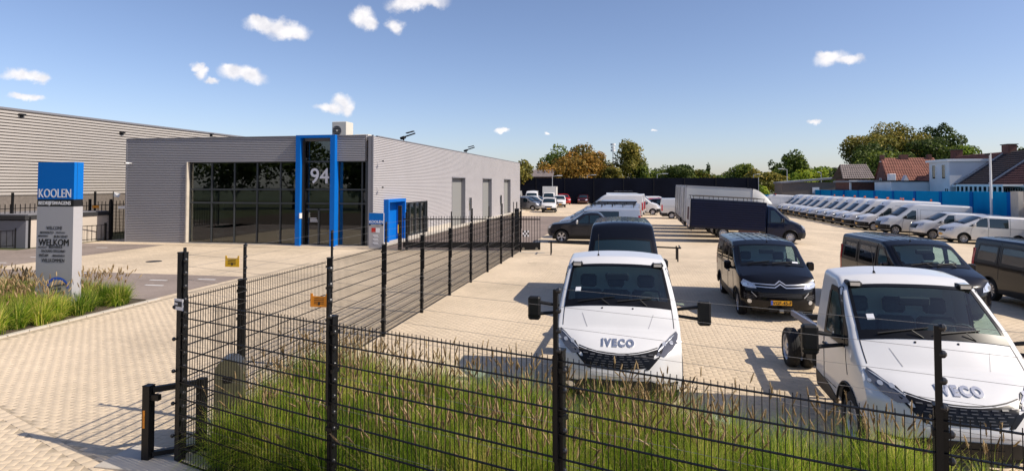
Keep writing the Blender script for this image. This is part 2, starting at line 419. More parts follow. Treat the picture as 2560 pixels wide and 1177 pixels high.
# signs so that e pushes outwards
def pf(m, b, poly, k, **kw): patch(m, SF(b), poly, k, sign=1, **kw)
def pr_(m, b, poly, k, **kw): patch(m, SR(b), poly, k, sign=-1, **kw)
def ps(m, b, sg, poly, k, **kw): patch(m, SS(b, sg), poly, k, sign=(1 if sg > 0 else -1), **kw)
def pt(m, b, poly, k, **kw): patch(m, ST(b), poly, k, sign=-1, dv=kw.pop('dv', .2), **kw)
def mir(poly): return [(-a, b_) for a, b_ in poly][::-1]
def rrect(x0, x1, y0, y1, r=.04, n=3):
    P = []
    for cx, cy, a0 in ((x1-r, y1-r, 0), (x0+r, y1-r, 90), (x0+r, y0+r, 180), (x1-r, y0+r, 270)):
        P += [(cx+r*cos(radians(a0+90*i/n)), cy+r*sin(radians(a0+90*i/n))) for i in range(n+1)]
    return P
def rpoly(poly, r=.04, n=3):
    P = []; N = len(poly)
    for i in range(N):
        p = Vector(poly[i]); a = Vector(poly[i-1])-p; c = Vector(poly[(i+1) % N])-p
        la, lc = a.length, c.length; a.normalize(); c.normalize(); q = min(r, la*.45, lc*.45)
        A, C_ = p+a*q, p+c*q
        for t in [j/n for j in range(n+1)]:
            P.append(tuple(A*(1-t)**2+p*2*t*(1-t)+C_*t*t))
    return P
def line2(m, fnc, pts, w, k, **kw):
    for (a, b_), (c, d) in zip(pts, pts[1:]):
        t = Vector((c-a, d-b_)); t.normalize(); n = Vector((-t.y, t.x))*w/2
        fnc([(a-n.x, b_-n.y), (c-n.x, d-n.y), (c+n.x, d+n.y), (a+n.x, b_+n.y)], k)
_wc = {}
def wheel(parent, x, y, R=.34, w=.23, style='steel', dual=False, sg=1):
    key = (R, w, style)
    if key not in _wc:
        t = M(); r0 = R*.64; h = w/2
        prof = [(r0, -h*.8), (r0+.02, -h), (R*.9, -h*.98), (R*.975, -h*.8), (R, -h*.6), (R, -h*.22), (R-.008, -h*.2), (R-.008, -h*.14), (R, -h*.12), (R, h*.12), (R-.008, h*.14), (R-.008, h*.2), (R, h*.22), (R, h*.6), (R*.975, h*.8), (R*.9, h*.98), (r0+.02, h), (r0, h*.8)]
        t.lathe(prof, 'rubber', n=30)
        g = M()
        g.lathe([(r0, -h*.8), (r0-.02, -h*.3), (r0-.02, h*.4), (r0, h*.82), (r0+.012, h*.86), (r0+.004, h*.92), (r0-.012, h*.8), (r0-.025, h*.5)], 'rim', n=30)
        if style == 'steel':
            g.lathe([(r0-.022, h*.5), (r0*.8, h*.55), (r0*.62, h*.72), (r0*.45, h*.62), (r0*.3, h*.62), (r0*.26, h*.8), (.001, h*.82)], 'rim', n=30)
            for i in range(10):
                a = 2*pi*i/10; T = Matrix.Rotation(a, 4, 'Z') @ Matrix.Translation((r0*.71, 0, h*.64)); g.lathe([(.028, .006), (.001, .0061)], 'grille', T, n=8)
        elif style == 'black':
            g.lathe([(r0-.022, h*.3), (r0*.7, h*.35), (r0*.5, h*.25), (r0*.3, h*.3), (.001, h*.35)], 'plastic', n=30)
        else:
            ns = {'alloy5': 5, 'alloy10': 10, 'cap': 12, 'alloy7': 7}[style]
            g.lathe([(r0-.02, h*.1), (.001, h*.1)], 'plastic' if style != 'cap' else 'grille', n=30)
            for i in range(ns):
                a = 2*pi*i/ns; wd = (.55 if style != 'cap' else .42)*2*pi*r0*.55/ns
                T = Matrix.Rotation(a, 4, 'Z')
                g.add([(r0*.18, -wd*.32, h*.62), (r0*.18, wd*.32, h*.62), (r0-.01, wd*.62, h*.78), (r0-.01, -wd*.62, h*.78), (r0*.18, -wd*.32, h*.1), (r0*.18, wd*.32, h*.1), (r0-.01, wd*.62, h*.1), (r0-.01, -wd*.62, h*.1)],
                      [[3, 2, 1, 0][::-1], [0, 1, 5, 4], [1, 2, 6, 5], [2, 3, 7, 6], [3, 0, 4, 7]], 'rim', False, T)
            g.lathe([(r0*.26, h*.5), (r0*.25, h*.72), (.001, h*.76)], 'rim', n=16)
        _wc[key] = (t.mesh('tyre'), g.mesh('rim'))
    tm, gm = _wc[key]
    rot = (0, pi/2*sg, 0)
    o = inst('wheel', gm, parent, (x, y, R), rot); inst('tyre', tm, o)
    return o
def seat(m, x, y, z=.75, w=.5, trim=True):
    T = Matrix.Translation((x, y, z)) @ Matrix.Rotation(radians(-12), 4, 'X')
    m.box(-w/2, w/2, -.5, .05, 0, .14, 'seat', T, bev=.03)
    m.box(-w/2, w/2, 0, .14, .05, .66, 'seat', T, bev=.045)
    m.box(-.15, .15, .01, .12, .70, .93, 'seat', T, bev=.04)
    if trim:
        P = [(-.14, .34), (-.10, .30), (.10, .30), (.14, .34)]
        for (a, b_), (c, d) in zip(P, P[1:]): m.add([(a, -.006, b_), (c, -.006, d), (c, -.006, d+.02), (a, -.006, b_+.02)], [[0, 1, 2, 3]], 'seattrim', False, T)
def mirror(m, x, y, z, k='plastic', big=False, sg=1):
    """door mirror on arms, x at the door skin, sg outward"""
    if big:
        for dz in (-.10, .10): m.tube((x-sg*.02, y+.02, z+dz*.5-.02), (x+sg*.36, y-.06, z+dz+.0), .026, k, 8, .03)
        m.box(x+sg*.34-.0*sg, x+sg*.34+.21*sg, y-.13, y+.03, z-.19, z+.19, k, None, 0) if False else m.cbox((x+sg*.44, y-.05, z), (.21, .15, .40), k, None, .03)
        m.cbox((x+sg*.44, y-.06, z-.12), (.205, .15, .02), 'grille', None, 0)
        m.cbox((x+sg*.44, y+.03, z), (.16, .012, .32), 'chrome')
    else:
        m.tube((x-sg*.03, y, z-.06), (x+sg*.08, y-.02, z-.03), .035, k, 8)
        m.cbox((x+sg*.14, y-.03, z+.03), (.19, .12, .24), k, None, .04)
        m.cbox((x+sg*.14, y+.032, z+.03), (.15, .008, .19), 'chrome')
def vehicle(name, b, paintk, wheels, label, cat, group=None, style='steel', R=.34, tw=.23, ws=True, side_glass=(), rear_glass=(), rear_win_k='glass', headlights=None, lamp_k='lamp',
            grille=(), bumper=None, bumper_side=None, seams=(), handles=(), mirror_at=None, mirror_big=False, mirror_k='plastic', interior=False, taillights=None, plate=None, extra=None, hood_seam=True, tyre_x=None, arch_lip=True, wiper=True, rear_bumper=True, ws_frit=True, base='wheel'):
    root = empty(name, label=label, cat=cat, group=group)
    cuts = [list(q[1]) for q in side_glass if q[0] == 'glass' and len(q) == 3] if interior else ()
    m = M(); b.body(m, paintk, cut_ws=interior, cuts=cuts, NV=26 if interior else 15); m.build('body', root, 40)
    # underbody and arch liners
    u = M(); u.box(-b.W+.3, b.W-.3, .35, b.L-.12, .22, .62, 'plastic')
    for s, r in b.wheels:
        n = 10; yo = b.W*b.Wp(s)/b.W-.03
        for sg in (1, -1):
            V = []; 
            for i in range(n+1):
                a = pi*i/n; V += [(sg*(b.Y(s, .6)-.045), s+cos(a)*(b.ra-.004), r+sin(a)*(b.ra-.004)), (sg*(b.W-.42), s+cos(a)*(b.ra-.004), r+sin(a)*(b.ra-.004))]
            u.add(V, [[2*i, 2*i+1, 2*i+3, 2*i+2] for i in range(n)], 'plastic', True)
            V2 = [(sg*(b.W-.42), s+cos(pi*i/n)*(b.ra-.004), r+sin(pi*i/n)*(b.ra-.004)) for i in range(n+1)]
            u.add(V2, [list(range(n+1))], 'plastic')
    u.build('underbody', root)
    if ws and b.ws:
        g = M(); sa, sb_, uu = b.ws[:3]
        gk = 'windscreen' if interior else 'glass'
        pt(g, b, rpoly([(sa, -uu), (sb_, -uu), (sb_, uu), (sa, uu)], .03), gk, e=.006, du=.1, dv=.15, th=.004 if interior else .014)
        w = g.build('windscreen', root)
        if ws_frit:
            q = M()
            for poly in ([(sa-.03, -uu-.01), (sa+.11, -uu-.01), (sa+.11, uu+.01), (sa-.03, uu+.01)], [(sb_-.04, -uu-.01), (sb_+.015, -uu-.01), (sb_+.015, uu+.01), (sb_-.04, uu+.01)],
                         [(sa+.11, uu-.035), (sb_-.04, uu-.035), (sb_-.04, uu+.015), (sa+.11, uu+.015)], [(sa+.11, -uu-.015), (sb_-.04, -uu-.015), (sb_-.04, -uu+.035), (sa+.11, -uu+.035)]):
                pt(q, b, poly, 'grille', e=.010, dv=.15, th=.004)
            q.build('windscreen_surround', root)
        if wiper:
            q = M()
            for (u0, u1) in ((-.72, -.05), (.0, .62)):
                a = b.top(sa+.02, u0) + Vector((0, -.01, .035)); c = b.top(sa+.12, u1)+Vector((0, -.01, .03)); q.tube(a, c, .011, 'ink', 6)
                c2 = b.top(sa+.05, (u0+u1)/2+.1)+Vector((0, -.02, .05)); q.tube(b.top(sa-.03, u1-.1)+Vector((0, 0, .02)), c2, .008, 'ink', 6)
            q.build('wiper', root)
    for (kk, poly, sides, *nm) in side_glass:
        for sg in sides:
            see = interior and kk == 'glass' and not nm
            g = M(); ps(g, b, sg, rpoly(poly, .05), 'sideglass' if see else kk, e=.006, th=.004 if see else .014); g.build(nm[0] if nm else 'side_window', root)
            if see:
                q = M(); P = rpoly(poly, .05); cx = sum(p[0] for p in P)/len(P); cz = sum(p[1] for p in P)/len(P); N_ = len(P)
                O_ = [(p[0]+.02*(1 if p[0] > cx else -1), p[1]+.02*(1 if p[1] > cz else -1)) for p in P]
                I_ = [(p[0]-.05*(1 if p[0] > cx else -1), p[1]-.055*(1 if p[1] > cz else -1)) for p in P]
                for i in range(N_):
                    j = (i+1) % N_; Q = [O_[i], O_[j], I_[j], I_[i]]
                    if (Vector(P[i])-Vector(P[j])).length > .03: ps(q, b, sg, Q, 'grille', e=.009, th=.003, du=.2, dv=.2)
                    else: ps(q, b, sg, [O_[i], O_[j], I_[j], I_[i]], 'grille', e=.009, th=.003, du=.5, dv=.5)
                q.build('window_seal', root)
            if kk == 'glass' and not nm and not see:
                q = M(); 
                P = rpoly(poly, .05); cx = sum(p[0] for p in P)/len(P); cz = sum(p[1] for p in P)/len(P)
                ps(q, b, sg, [(cx+(p[0]-cx)*1.0+.022*(1 if p[0] > cx else -1), cz+(p[1]-cz)+.02*(1 if p[1] > cz else -1)) for p in P], 'grille', e=.002)
                q.build('window_seal', root)
    for poly in rear_glass:
        g = M(); pr_(g, b, rpoly(poly, .05), rear_win_k); g.build('rear_window', root)
    if headlights:
        for pl in (headlights, mir(headlights)):
            g = M(); pf(g, b, pl, lamp_k, e=.012)
            cx = sum(p[0] for p in pl)/len(pl); cz = sum(p[1] for p in pl)/len(pl)
            if lamp_k == 'lampdark':
                sg = 1 if cx > 0 else -1
                for dx, r in ((-.08, .030), (.03, .030), (.13, .022)):
                    pf(g, b, [(cx+dx*sg+r*cos(a), cz+.10*dx+.01+r*.8*sin(a)) for a in [2*pi*i/10 for i in range(10)]], 'lamp', e=.02)
            else:
                for dx, r in ((-.06, .05), (.07, .05)):
                    pf(g, b, [(cx+dx+r*cos(a), cz+.04*dx+r*sin(a)) for a in [2*pi*i/10 for i in range(10)]], 'chrome', e=.018)
            g.build('headlight', root)
    if grille:
        g = M()
        for item in grille:
            if callable(item): item(g, b)
            else: pf(g, b, item, 'grille', e=.008)
        g.build('grille', root)
    if bumper:
        g = M(); z0, z1, kk = bumper
        zt = b.W*b.Wp(b.s0)/b.W
        yw = b.Y(b.s0, .5)-.01
        pf(g, b, [(-yw, z0), (yw, z0), (yw, z1), (-yw, z1)], kk, e=.012)
        s1 = b.wheels[0][0]-b.ra+.0
        for sg in (1, -1):
            q = M(); ps(q, b, sg, [(b.s0-.01, z0), (s1-.005, z0), (s1-.005, z1-.02), (b.s0-.01, z1)], kk, e=.012, du=.08); q.build('bumper_corner', root)
        g.build('front_bumper', root)
    if bumper_side:
        g = M(); z0, z1, kk = bumper_side
        for sg in (1, -1):
            ps(g, b, sg, [(b.wheels[0][0]+b.ra+.01, z0), (b.wheels[1][0]-b.ra-.01, z0), (b.wheels[1][0]-b.ra-.01, z1), (b.wheels[0][0]+b.ra+.01, z1)], kk, e=.010, du=.3)
            if b.L-b.wheels[1][0]-b.ra > .2: ps(g, b, sg, [(b.wheels[1][0]+b.ra+.01, z0), (b.L-.08, z0), (b.L-.08, z1), (b.wheels[1][0]+b.ra+.01, z1)], kk, e=.010, du=.3)
        g.build('side_trim', root)
    if arch_lip:
        for s, r in b.wheels:
            for sg in (1, -1):
                g = M(); pts = [b.side(s+cos(pi*i/14)*(b.ra+.012), r+sin(pi*i/14)*(b.ra+.012), sg)+Vector((sg*.004, 0, 0)) for i in range(15)]
                g.path(pts, .016, 'plastic', 6); g.build('wheel_arch_trim', root)
    if rear_bumper:
        g = M(); g.box(-b.W*.93, b.W*.93, b.L-.06, b.L+.07, .36, .62, 'plastic', None, .03); g.build('rear_bumper', root)
    if seams:
        g = M()
        for sg in (1, -1):
            for pts in seams: line2(g, lambda p, kk: ps(g, b, sg, p, kk, e=.0045, th=.002), pts, .012, 'ink')
        if hood_seam and b.ws: 
            pass
        g.build('door_seams', root, kind='stuff')
    for (s, z) in handles:
        for sg in (1, -1):
            g = M(); p = b.side(s, z, sg); g.cbox(p+Vector((sg*.018, 0, 0)), (.03, .17, .035), paintk if paintk != 'white_paint' else 'plastic', None, .008); g.build('door_handle', root)
    if mirror_at:
        for sg in (1, -1):
            s, z = mirror_at; p = b.side(s, z, sg); g = M(); mirror(g, p.x, p.y, z, mirror_k, mirror_big, sg); g.build('wing_mirror', root)
    if taillights:
        for sg in (1, -1):
            g = M(); y0, y1, z0, z1 = taillights; poly = [(sg*y0, z0), (sg*y1, z0), (sg*y1, z1), (sg*y0, z1)]
            if sg < 0: poly = poly[::-1]
            pr_(g, b, poly, 'redlamp', e=.012); ps(g, b, sg, [(b.L-.17, z0), (b.L-.05, z0), (b.L-.05, z1), (b.L-.17, z1)], 'redlamp', e=.008); g.build('tail_light', root)
    if plate:
        g = M(); y, z = plate[:2]; p = b.front(y, z); g.cbox((p.x, p.y-.02, z), (.5, .014, .11), 'plate', None, 0)
        g.cbox((p.x-.225, p.y-.023, z), (.045, .014, .105), 'plateblue')
        pl = g.build('number_plate', root)
        if len(plate) > 2:
            V, Fc = text_mesh(plate[2], .115, .002, .002); t = M(); T = Matrix.Translation((p.x+.02, p.y-.029, z-.04)) @ Matrix.Rotation(pi/2, 4, 'X'); t.add(V, Fc, 'ink', False, T); t.build('lettering', pl)
    if interior:
        g = M(); sa, sb_ = b.ws[:2]; wi = b.W-.14
        g.box(-wi, wi, sa-.05, sb_+1.0, .62, .66, 'dash'); 
        g.box(-wi*.93, wi*.93, sa+.10, sa+.42, .66, b.zsh(sa)-.06, 'dash', None, .04)
        g.box(-.16, .16, sa+.2, sa+.5, .66, b.zsh(sa)-.2, 'dash', None, .03)
        g.box(-wi*.9, wi*.9, sb_+.86, sb_+.89, .6, b.zsh(sb_+.4)-.12, 'liner')
        g.build('dashboard', root)
        for i, x in enumerate((-.52, -.02, .52) if interior == 3 else (-.45, .45)):
            g = M(); seat(g, x, sb_+.30, b.zsh(sb_)-1.10, .50); g.build('seat', root)
        g = M(); n = 16; c = Vector((.5, sa+.42, b.zsh(sa)-.02))
        ring = [c+Matrix.Rotation(radians(-25), 3, 'X') @ Vector((.2*cos(2*pi*i/n), 0, .2*sin(2*pi*i/n))) for i in range(n+1)]
        g.path(ring, .014, 'plastic', 6); g.tube(ring[0], ring[8], .012, 'plastic', 6); g.tube(c, c+Vector((0, -.15, -.1)), .03, 'plastic', 6); g.build('steering_wheel', root)
        g = M(); p = b.top(sb_-.1, 0); g.box(-.20, .20, p.y-.05, p.y+.02, p.z-.19, p.z-.07, 'plastic', None, .02); g.build('sun_visor', root)
    for (s, z) in [(w[0], 0) for w in b.wheels]:
        for sg in (1, -1): wheel(root, sg*((tyre_x or b.Wp(s)*.985)-tw/2-.02), s, R, tw, style, sg=sg)
    if extra: extra(root, b)
    return root
def antenna(root, b, s=1.9, u=0, L=.35, lean=.25):
    g = M(); p = b.top(s, u); g.tube(p, p+Vector((0, .02, .03)), .022, 'plastic', 6, .012); g.tube(p+Vector((0, .01, .02)), p+Vector((0, lean*L, L)), .005, 'plastic', 5); g.build('antenna', root)
def ribs(root, b, s0, s1, us, k, name='roof_rib', w=.02):
    for u in us:
        g = M(); pt(g, b, [(s0, u-w), (s1, u-w), (s1, u+w), (s0, u+w)], k, e=.008, du=.5); g.build(name, root)
# ------------------------------------------------------------------ materials of the place
def paver_mat(name, col, joint, brick=True):
    m, t, p = newmat(name); L = t.links; N = t.nodes.new
    p.inputs['Roughness'].default_value = .85
    tx = N('ShaderNodeTexCoord'); g = N('ShaderNodeNewGeometry'); oi = N('ShaderNodeObjectInfo')
    n1 = N('ShaderNodeTexNoise'); n1.inputs['Scale'].default_value = .35; n1.inputs['Detail'].default_value = 6
    n2 = N('ShaderNodeTexNoise'); n2.inputs['Scale'].default_value = 14; n2.inputs['Detail'].default_value = 6; n2.inputs['Roughness'].default_value = .7
    L.new(g.outputs['Position'], n1.inputs['Vector']); L.new(g.outputs['Position'], n2.inputs['Vector'])
    a = N('ShaderNodeMath'); a.operation = 'MULTIPLY_ADD'; a.inputs[1].default_value = 7.31; L.new(oi.outputs['Random'], a.inputs[0]); L.new(g.outputs['Random Per Island'], a.inputs[2])
    f = N('ShaderNodeMath'); f.operation = 'FRACT'; L.new(a.outputs[0], f.inputs[0])
    def mr_(src, lo, hi, a0=0, a1=1):
        r = N('ShaderNodeMapRange'); r.inputs['From Min'].default_value = a0; r.inputs['From Max'].default_value = a1; r.inputs['To Min'].default_value = lo; r.inputs['To Max'].default_value = hi; L.new(src, r.inputs['Value']); return r.outputs[0]
    def mul(x, y):
        q = N('ShaderNodeMath'); q.operation = 'MULTIPLY'; L.new(x, q.inputs[0]); L.new(y, q.inputs[1]); return q.outputs[0]
    k = mul(mr_(n1.outputs['Fac'], .82, 1.12, .3, .7), mr_(n2.outputs['Fac'], .88, 1.10, .3, .7))
    if not brick: k = mul(k, mr_(f.outputs[0], .94, 1.05))
    base = N('ShaderNodeVectorMath'); base.operation = 'SCALE'; base.inputs[0].default_value = col
    if brick:
        b = N('ShaderNodeTexBrick'); b.inputs['Scale'].default_value = 1; b.inputs['Brick Width'].default_value = .21; b.inputs['Row Height'].default_value = .105; b.inputs['Mortar Size'].default_value = .005; b.inputs['Mortar Smooth'].default_value = .3
        b.inputs['Color1'].default_value = (*[c*.9 for c in col], 1); b.inputs['Color2'].default_value = (*[c*1.1 for c in col], 1); b.inputs['Mortar'].default_value = (*joint, 1)
        L.new(g.outputs['Position'], b.inputs['Vector']); L.new(b.outputs['Color'], base.inputs[0])
    L.new(k, base.inputs['Scale']); L.new(base.outputs[0], p.inputs['Base Color'])
    # big dusty patches
    n3 = N('ShaderNodeTexNoise'); n3.inputs['Scale'].default_value = .12; n3.inputs['Detail'].default_value = 4; n3.inputs['Distortion'].default_value = 1.2
    L.new(g.outputs['Position'], n3.inputs['Vector'])
    mxx = N('ShaderNodeMix'); mxx.data_type = 'RGBA'; mxx.inputs[7].default_value = (*[min(1, c*1.14+.02) for c in col], 1)
    L.new(mr_(n3.outputs['Fac'], 0, .38, .45, .62), mxx.inputs[0]); L.new(base.outputs[0], mxx.inputs[6]); L.new(mxx.outputs[2], p.inputs['Base Color'])
    bp = N('ShaderNodeBump'); bp.inputs['Strength'].default_value = .35; bp.inputs['Distance'].default_value = .01; L.new(n2.outputs['Fac'], bp.inputs['Height']); L.new(bp.outputs[0], p.inputs['Normal'])
    return m
PC = (.615, .495, .35)
MT['pave_far'] = paver_mat('beige_paving', PC, (.46, .365, .255))
MT['paver'] = paver_mat('beige_paver', PC, (.2, .16, .12), False)
MT['joint'] = mat('joint_sand', (.41, .33, .23), .95, noise=.2, nscale=20)
MT['dark_pave'] = paver_mat('dark_grey_paving', (.27, .215, .18), (.2, .16, .135))
MT['brown_pave'] = paver_mat('brown_grey_paving', (.24, .185, .155), (.15, .12, .105))
MT['earth'] = mat('field_ground', (.075, .085, .03), .95, noise=.4, nscale=.5)
MT['soil'] = mat('bed_soil', (.085, .06, .04), .95, noise=.4, nscale=8, bump=.6, bscale=30)
MT['concrete'] = mat('concrete', (.50, .45, .38), .8, noise=.1, nscale=3, bump=.15)
MT['marking'] = mat('white_marking', (.7, .69, .66), .6, noise=.12, nscale=6)
MT['clad_side'] = mat('light_cladding', (.50, .475, .475), .5, .1, noise=.03, nscale=.6)
MT['clad_front'] = mat('grey_cladding', (.37, .365, .385), .5, .1, noise=.03, nscale=.6)
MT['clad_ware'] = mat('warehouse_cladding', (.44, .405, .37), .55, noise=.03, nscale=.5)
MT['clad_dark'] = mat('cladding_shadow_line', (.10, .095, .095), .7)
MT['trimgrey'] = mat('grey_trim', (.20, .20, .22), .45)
MT['brick_wh'] = mat('brown_brickwork', (.16, .135, .115), .85, noise=.15, nscale=6, bump=.3)
MT['roofing'] = mat('roof_felt', (.12, .12, .13), .8)
MT['alu'] = mat('anthracite_aluminium', (.055, .062, .068), .4, .3)
MT['pane'] = glassmat('facade_glass', (.010, .013, .015), .11)
for n in MT['pane'].node_tree.nodes:
    if n.type == 'BSDF_TRANSPARENT': n.inputs[0].default_value = (.50, .56, .54, 1)
MT['blue'] = mat('portal_blue', (.002, .13, .50), .45, spec=.2, noise=.03)
MT['bluesign'] = mat('sign_blue', (.002, .14, .50), .4, spec=.2)
MT['bluewall'] = mat('blue_wall_paint', (.004, .24, .50), .9, spec=.05, noise=.08, nscale=.8)
MT['bluedark'] = mat('blue_post_paint', (.004, .12, .40), .9, spec=.05)
MT['signgrey'] = mat('sign_grey_panel', (.42, .41, .42), .45, .1)
MT['signblack'] = mat('sign_black', (.008, .008, .009), .35)
MT['signwhite'] = mat('sign_lettering', (.75, .75, .77), .5)
MT['interior'] = mat('interior_wall', (.22, .22, .21), .9); MT['interior_floor'] = mat('interior_floor', (.10, .10, .10), .5)
MT['net'] = mat('dark_netting', (.006, .008, .016), .9, spec=.1, noise=.25, nscale=.35)
MT['acwhite'] = mat('ac_housing', (.62, .58, .50), .5)
MT['stainless'] = mat('stainless_steel', (.30, .29, .26), .3, .9)
MT['yellow'] = mat('yellow_sign', (.85, .48, .01), .5); MT['orange'] = mat('orange_sign', (.80, .27, .01), .5)
MT['camwhite'] = mat('camera_white', (.75, .75, .75), .4)
MT['lampmetal'] = mat('lamp_post_metal', (.45, .46, .47), .45, .3)
MT['white_wall'] = mat('white_render', (.66, .66, .68), .7, noise=.06, nscale=.7)
MT['red_brick'] = mat('red_brick', (.13, .055, .042), .85, noise=.2, nscale=3)
MT['dark_tile'] = mat('dark_roof_tile', (.035, .025, .026), .7, noise=.25, nscale=2)
MT['maroon_tile'] = mat('maroon_roof_tile', (.085, .03, .026), .75, noise=.25, nscale=2)
MT['terracotta'] = mat('terracotta_tile', (.27, .105, .072), .8, noise=.2, nscale=1.5)
MT['grey_tile'] = mat('grey_roof_tile', (.19, .155, .145), .8, noise=.2, nscale=2)
MT['whiteframe'] = mat('white_frame', (.72, .72, .72), .5)
MT['bark'] = mat('bark', (.06, .045, .035), .9)
MT['boxwhite'] = mat('truck_box_white', (.62, .61, .58), .4, noise=.05, nscale=.8)
MT['boxnavy'] = mat('navy_box_side', (.004, .007, .03), .35, spec=.25, noise=.08, nscale=.8)
MT['gutter'] = mat('dark_gutter', (.03, .03, .032), .6)
MT['rollergrey'] = mat('roller_door_grey', (.085, .085, .09), .5); MT['cream'] = mat('cream_render', (.52, .45, .38), .8, noise=.08, nscale=.7); MT['olivemetal'] = mat('olive_panel', (.10, .095, .06), .4, .3); MT['green'] = mat('green_bin', (.02, .22, .09), .5)
def leafmat(name, cols, trans=.35):
    m, t, p = newmat(name); L = t.links; N = t.nodes.new
    at = N('ShaderNodeAttribute'); at.attribute_name = 'tone'; cr_ = N('ShaderNodeValToRGB')
    e = cr_.color_ramp.elements; e[0].color = (*cols[0], 1); e[1].color = (*cols[-1], 1)
    for i, c in enumerate(cols[1:-1]): q = e.new((i+1)/(len(cols)-1)); q.color = (*c, 1)
    L.new(at.outputs['Fac'], cr_.inputs[0]); L.new(cr_.outputs[0], p.inputs['Base Color']); p.inputs['Roughness'].default_value = .6; p.inputs['Specular IOR Level'].default_value = .25
    tr = N('ShaderNodeBsdfTranslucent'); sc2 = N('ShaderNodeVectorMath'); sc2.operation = 'SCALE'; sc2.inputs['Scale'].default_value = 1.5; L.new(cr_.outputs[0], sc2.inputs[0]); L.new(sc2.outputs[0], tr.inputs[0])
    ms = N('ShaderNodeMixShader'); ms.inputs[0].default_value = trans; o = [n for n in t.nodes if n.type == 'OUTPUT_MATERIAL'][0]
    L.new(p.outputs[0], ms.inputs[1]); L.new(tr.outputs[0], ms.inputs[2]); L.new(ms.outputs[0], o.inputs[0]); return m
LEAF = {'green': leafmat('leaf_green', [(0.041, 0.068, 0.011), (0.115, 0.162, 0.024), (0.257, 0.27, 0.041)], .3),
        'dark': leafmat('leaf_dark', [(0.027, 0.046, 0.011), (0.068, 0.101, 0.019), (0.135, 0.162, 0.034)], .25),
        'olive': leafmat('leaf_olive', [(0.068, 0.074, 0.014), (0.203, 0.189, 0.035), (0.405, 0.297, 0.061)], .3),
        'orange': leafmat('leaf_orange', [(0.099, 0.083, 0.015), (0.297, 0.176, 0.031), (0.506, 0.242, 0.042)], .3),
        'mixed': leafmat('leaf_mixed', [(0.068, 0.081, 0.016), (0.216, 0.169, 0.034), (0.54, 0.243, 0.047)], .3),
        'lime': leafmat('leaf_lime', [(0.081, 0.135, 0.014), (0.243, 0.324, 0.03), (0.446, 0.459, 0.054)], .35)}
MT['blade'] = leafmat('grass_blade', [(0.036, 0.084, 0.01), (0.168, 0.276, 0.022), (0.432, 0.504, 0.048), (0.792, 0.648, 0.216)], .45)
MT['head'] = leafmat('seed_head', [(.16, .105, .05), (.36, .25, .125), (.60, .46, .26)], .3)

# ------------------------------------------------------------------ ground
def sheet(name, quads, k, z, label=None, kind='structure', **kw):
    """flat sheet(s) that follow the slope of the yard"""
    m = M()
    for (x0, x1, y0, y1) in quads:
        xs = [x0]+[c for c in (9, 24) if x0 < c < x1]+[x1]
        for a, b in zip(xs, xs[1:]): m.add([(a, y0, gz(a)+z), (b, y0, gz(b)+z), (b, y1, gz(b)+z), (a, y1, gz(a)+z)], [[0, 1, 2, 3]], k)
    return m.build(name, kind=kind, label=label, **kw)
sheet('ground', [(-900, 900, -400, 1600)], 'earth', -.02)
paving = sheet('paving', [(-14.1, 28, -12, 109.6), (-32, -14.1, 30.9, 111), (-26.3, -14.1, 20.95, 31), (-26.3, -14.1, 5, 11.2), (-14.4, -14.1, 11.2, 20.95)], 'pave_far', 0)
sheet('dark_parking_lane', [(-31.9, -26.3, 21.0, 30.95), (-34, -14.35, 16.3, 20.95), (-60, -31.9, 12, 27)], 'dark_pave', .005)
sheet('yard_lane', [(-13.3, -5.75, 31.6, 66)], 'brown_pave', .006)
sheet('lawn', [(-40, -14.1, -4, 5)], 'soil', .01)
m = M()
for (x, y) in [(-27.6, 22.6), (-27.9, 24.6), (-28.2, 26.8), (-28.6, 29.0), (-23.5, 20.6), (-21.2, 20.6), (-18.8, 18.3), (-16.9, 19.6), (-16.2, 18.6), (-15.3, 20.1), (-25.6, 18.0)]:
    m.box(x-.35, x+.35, y-.05, y+.05, .0055, .009, 'marking')
m.build('bay_marking', kind='structure')
m = M(); n = 20; m.lathe([(.001, .012), (.32, .012), (.33, .0)], 'gutter', Matrix.Translation((-21.2, 24.3, 0)), n); m.build('manhole_cover', label='dark round manhole cover set in the beige paving before the glass front', cat='manhole cover')
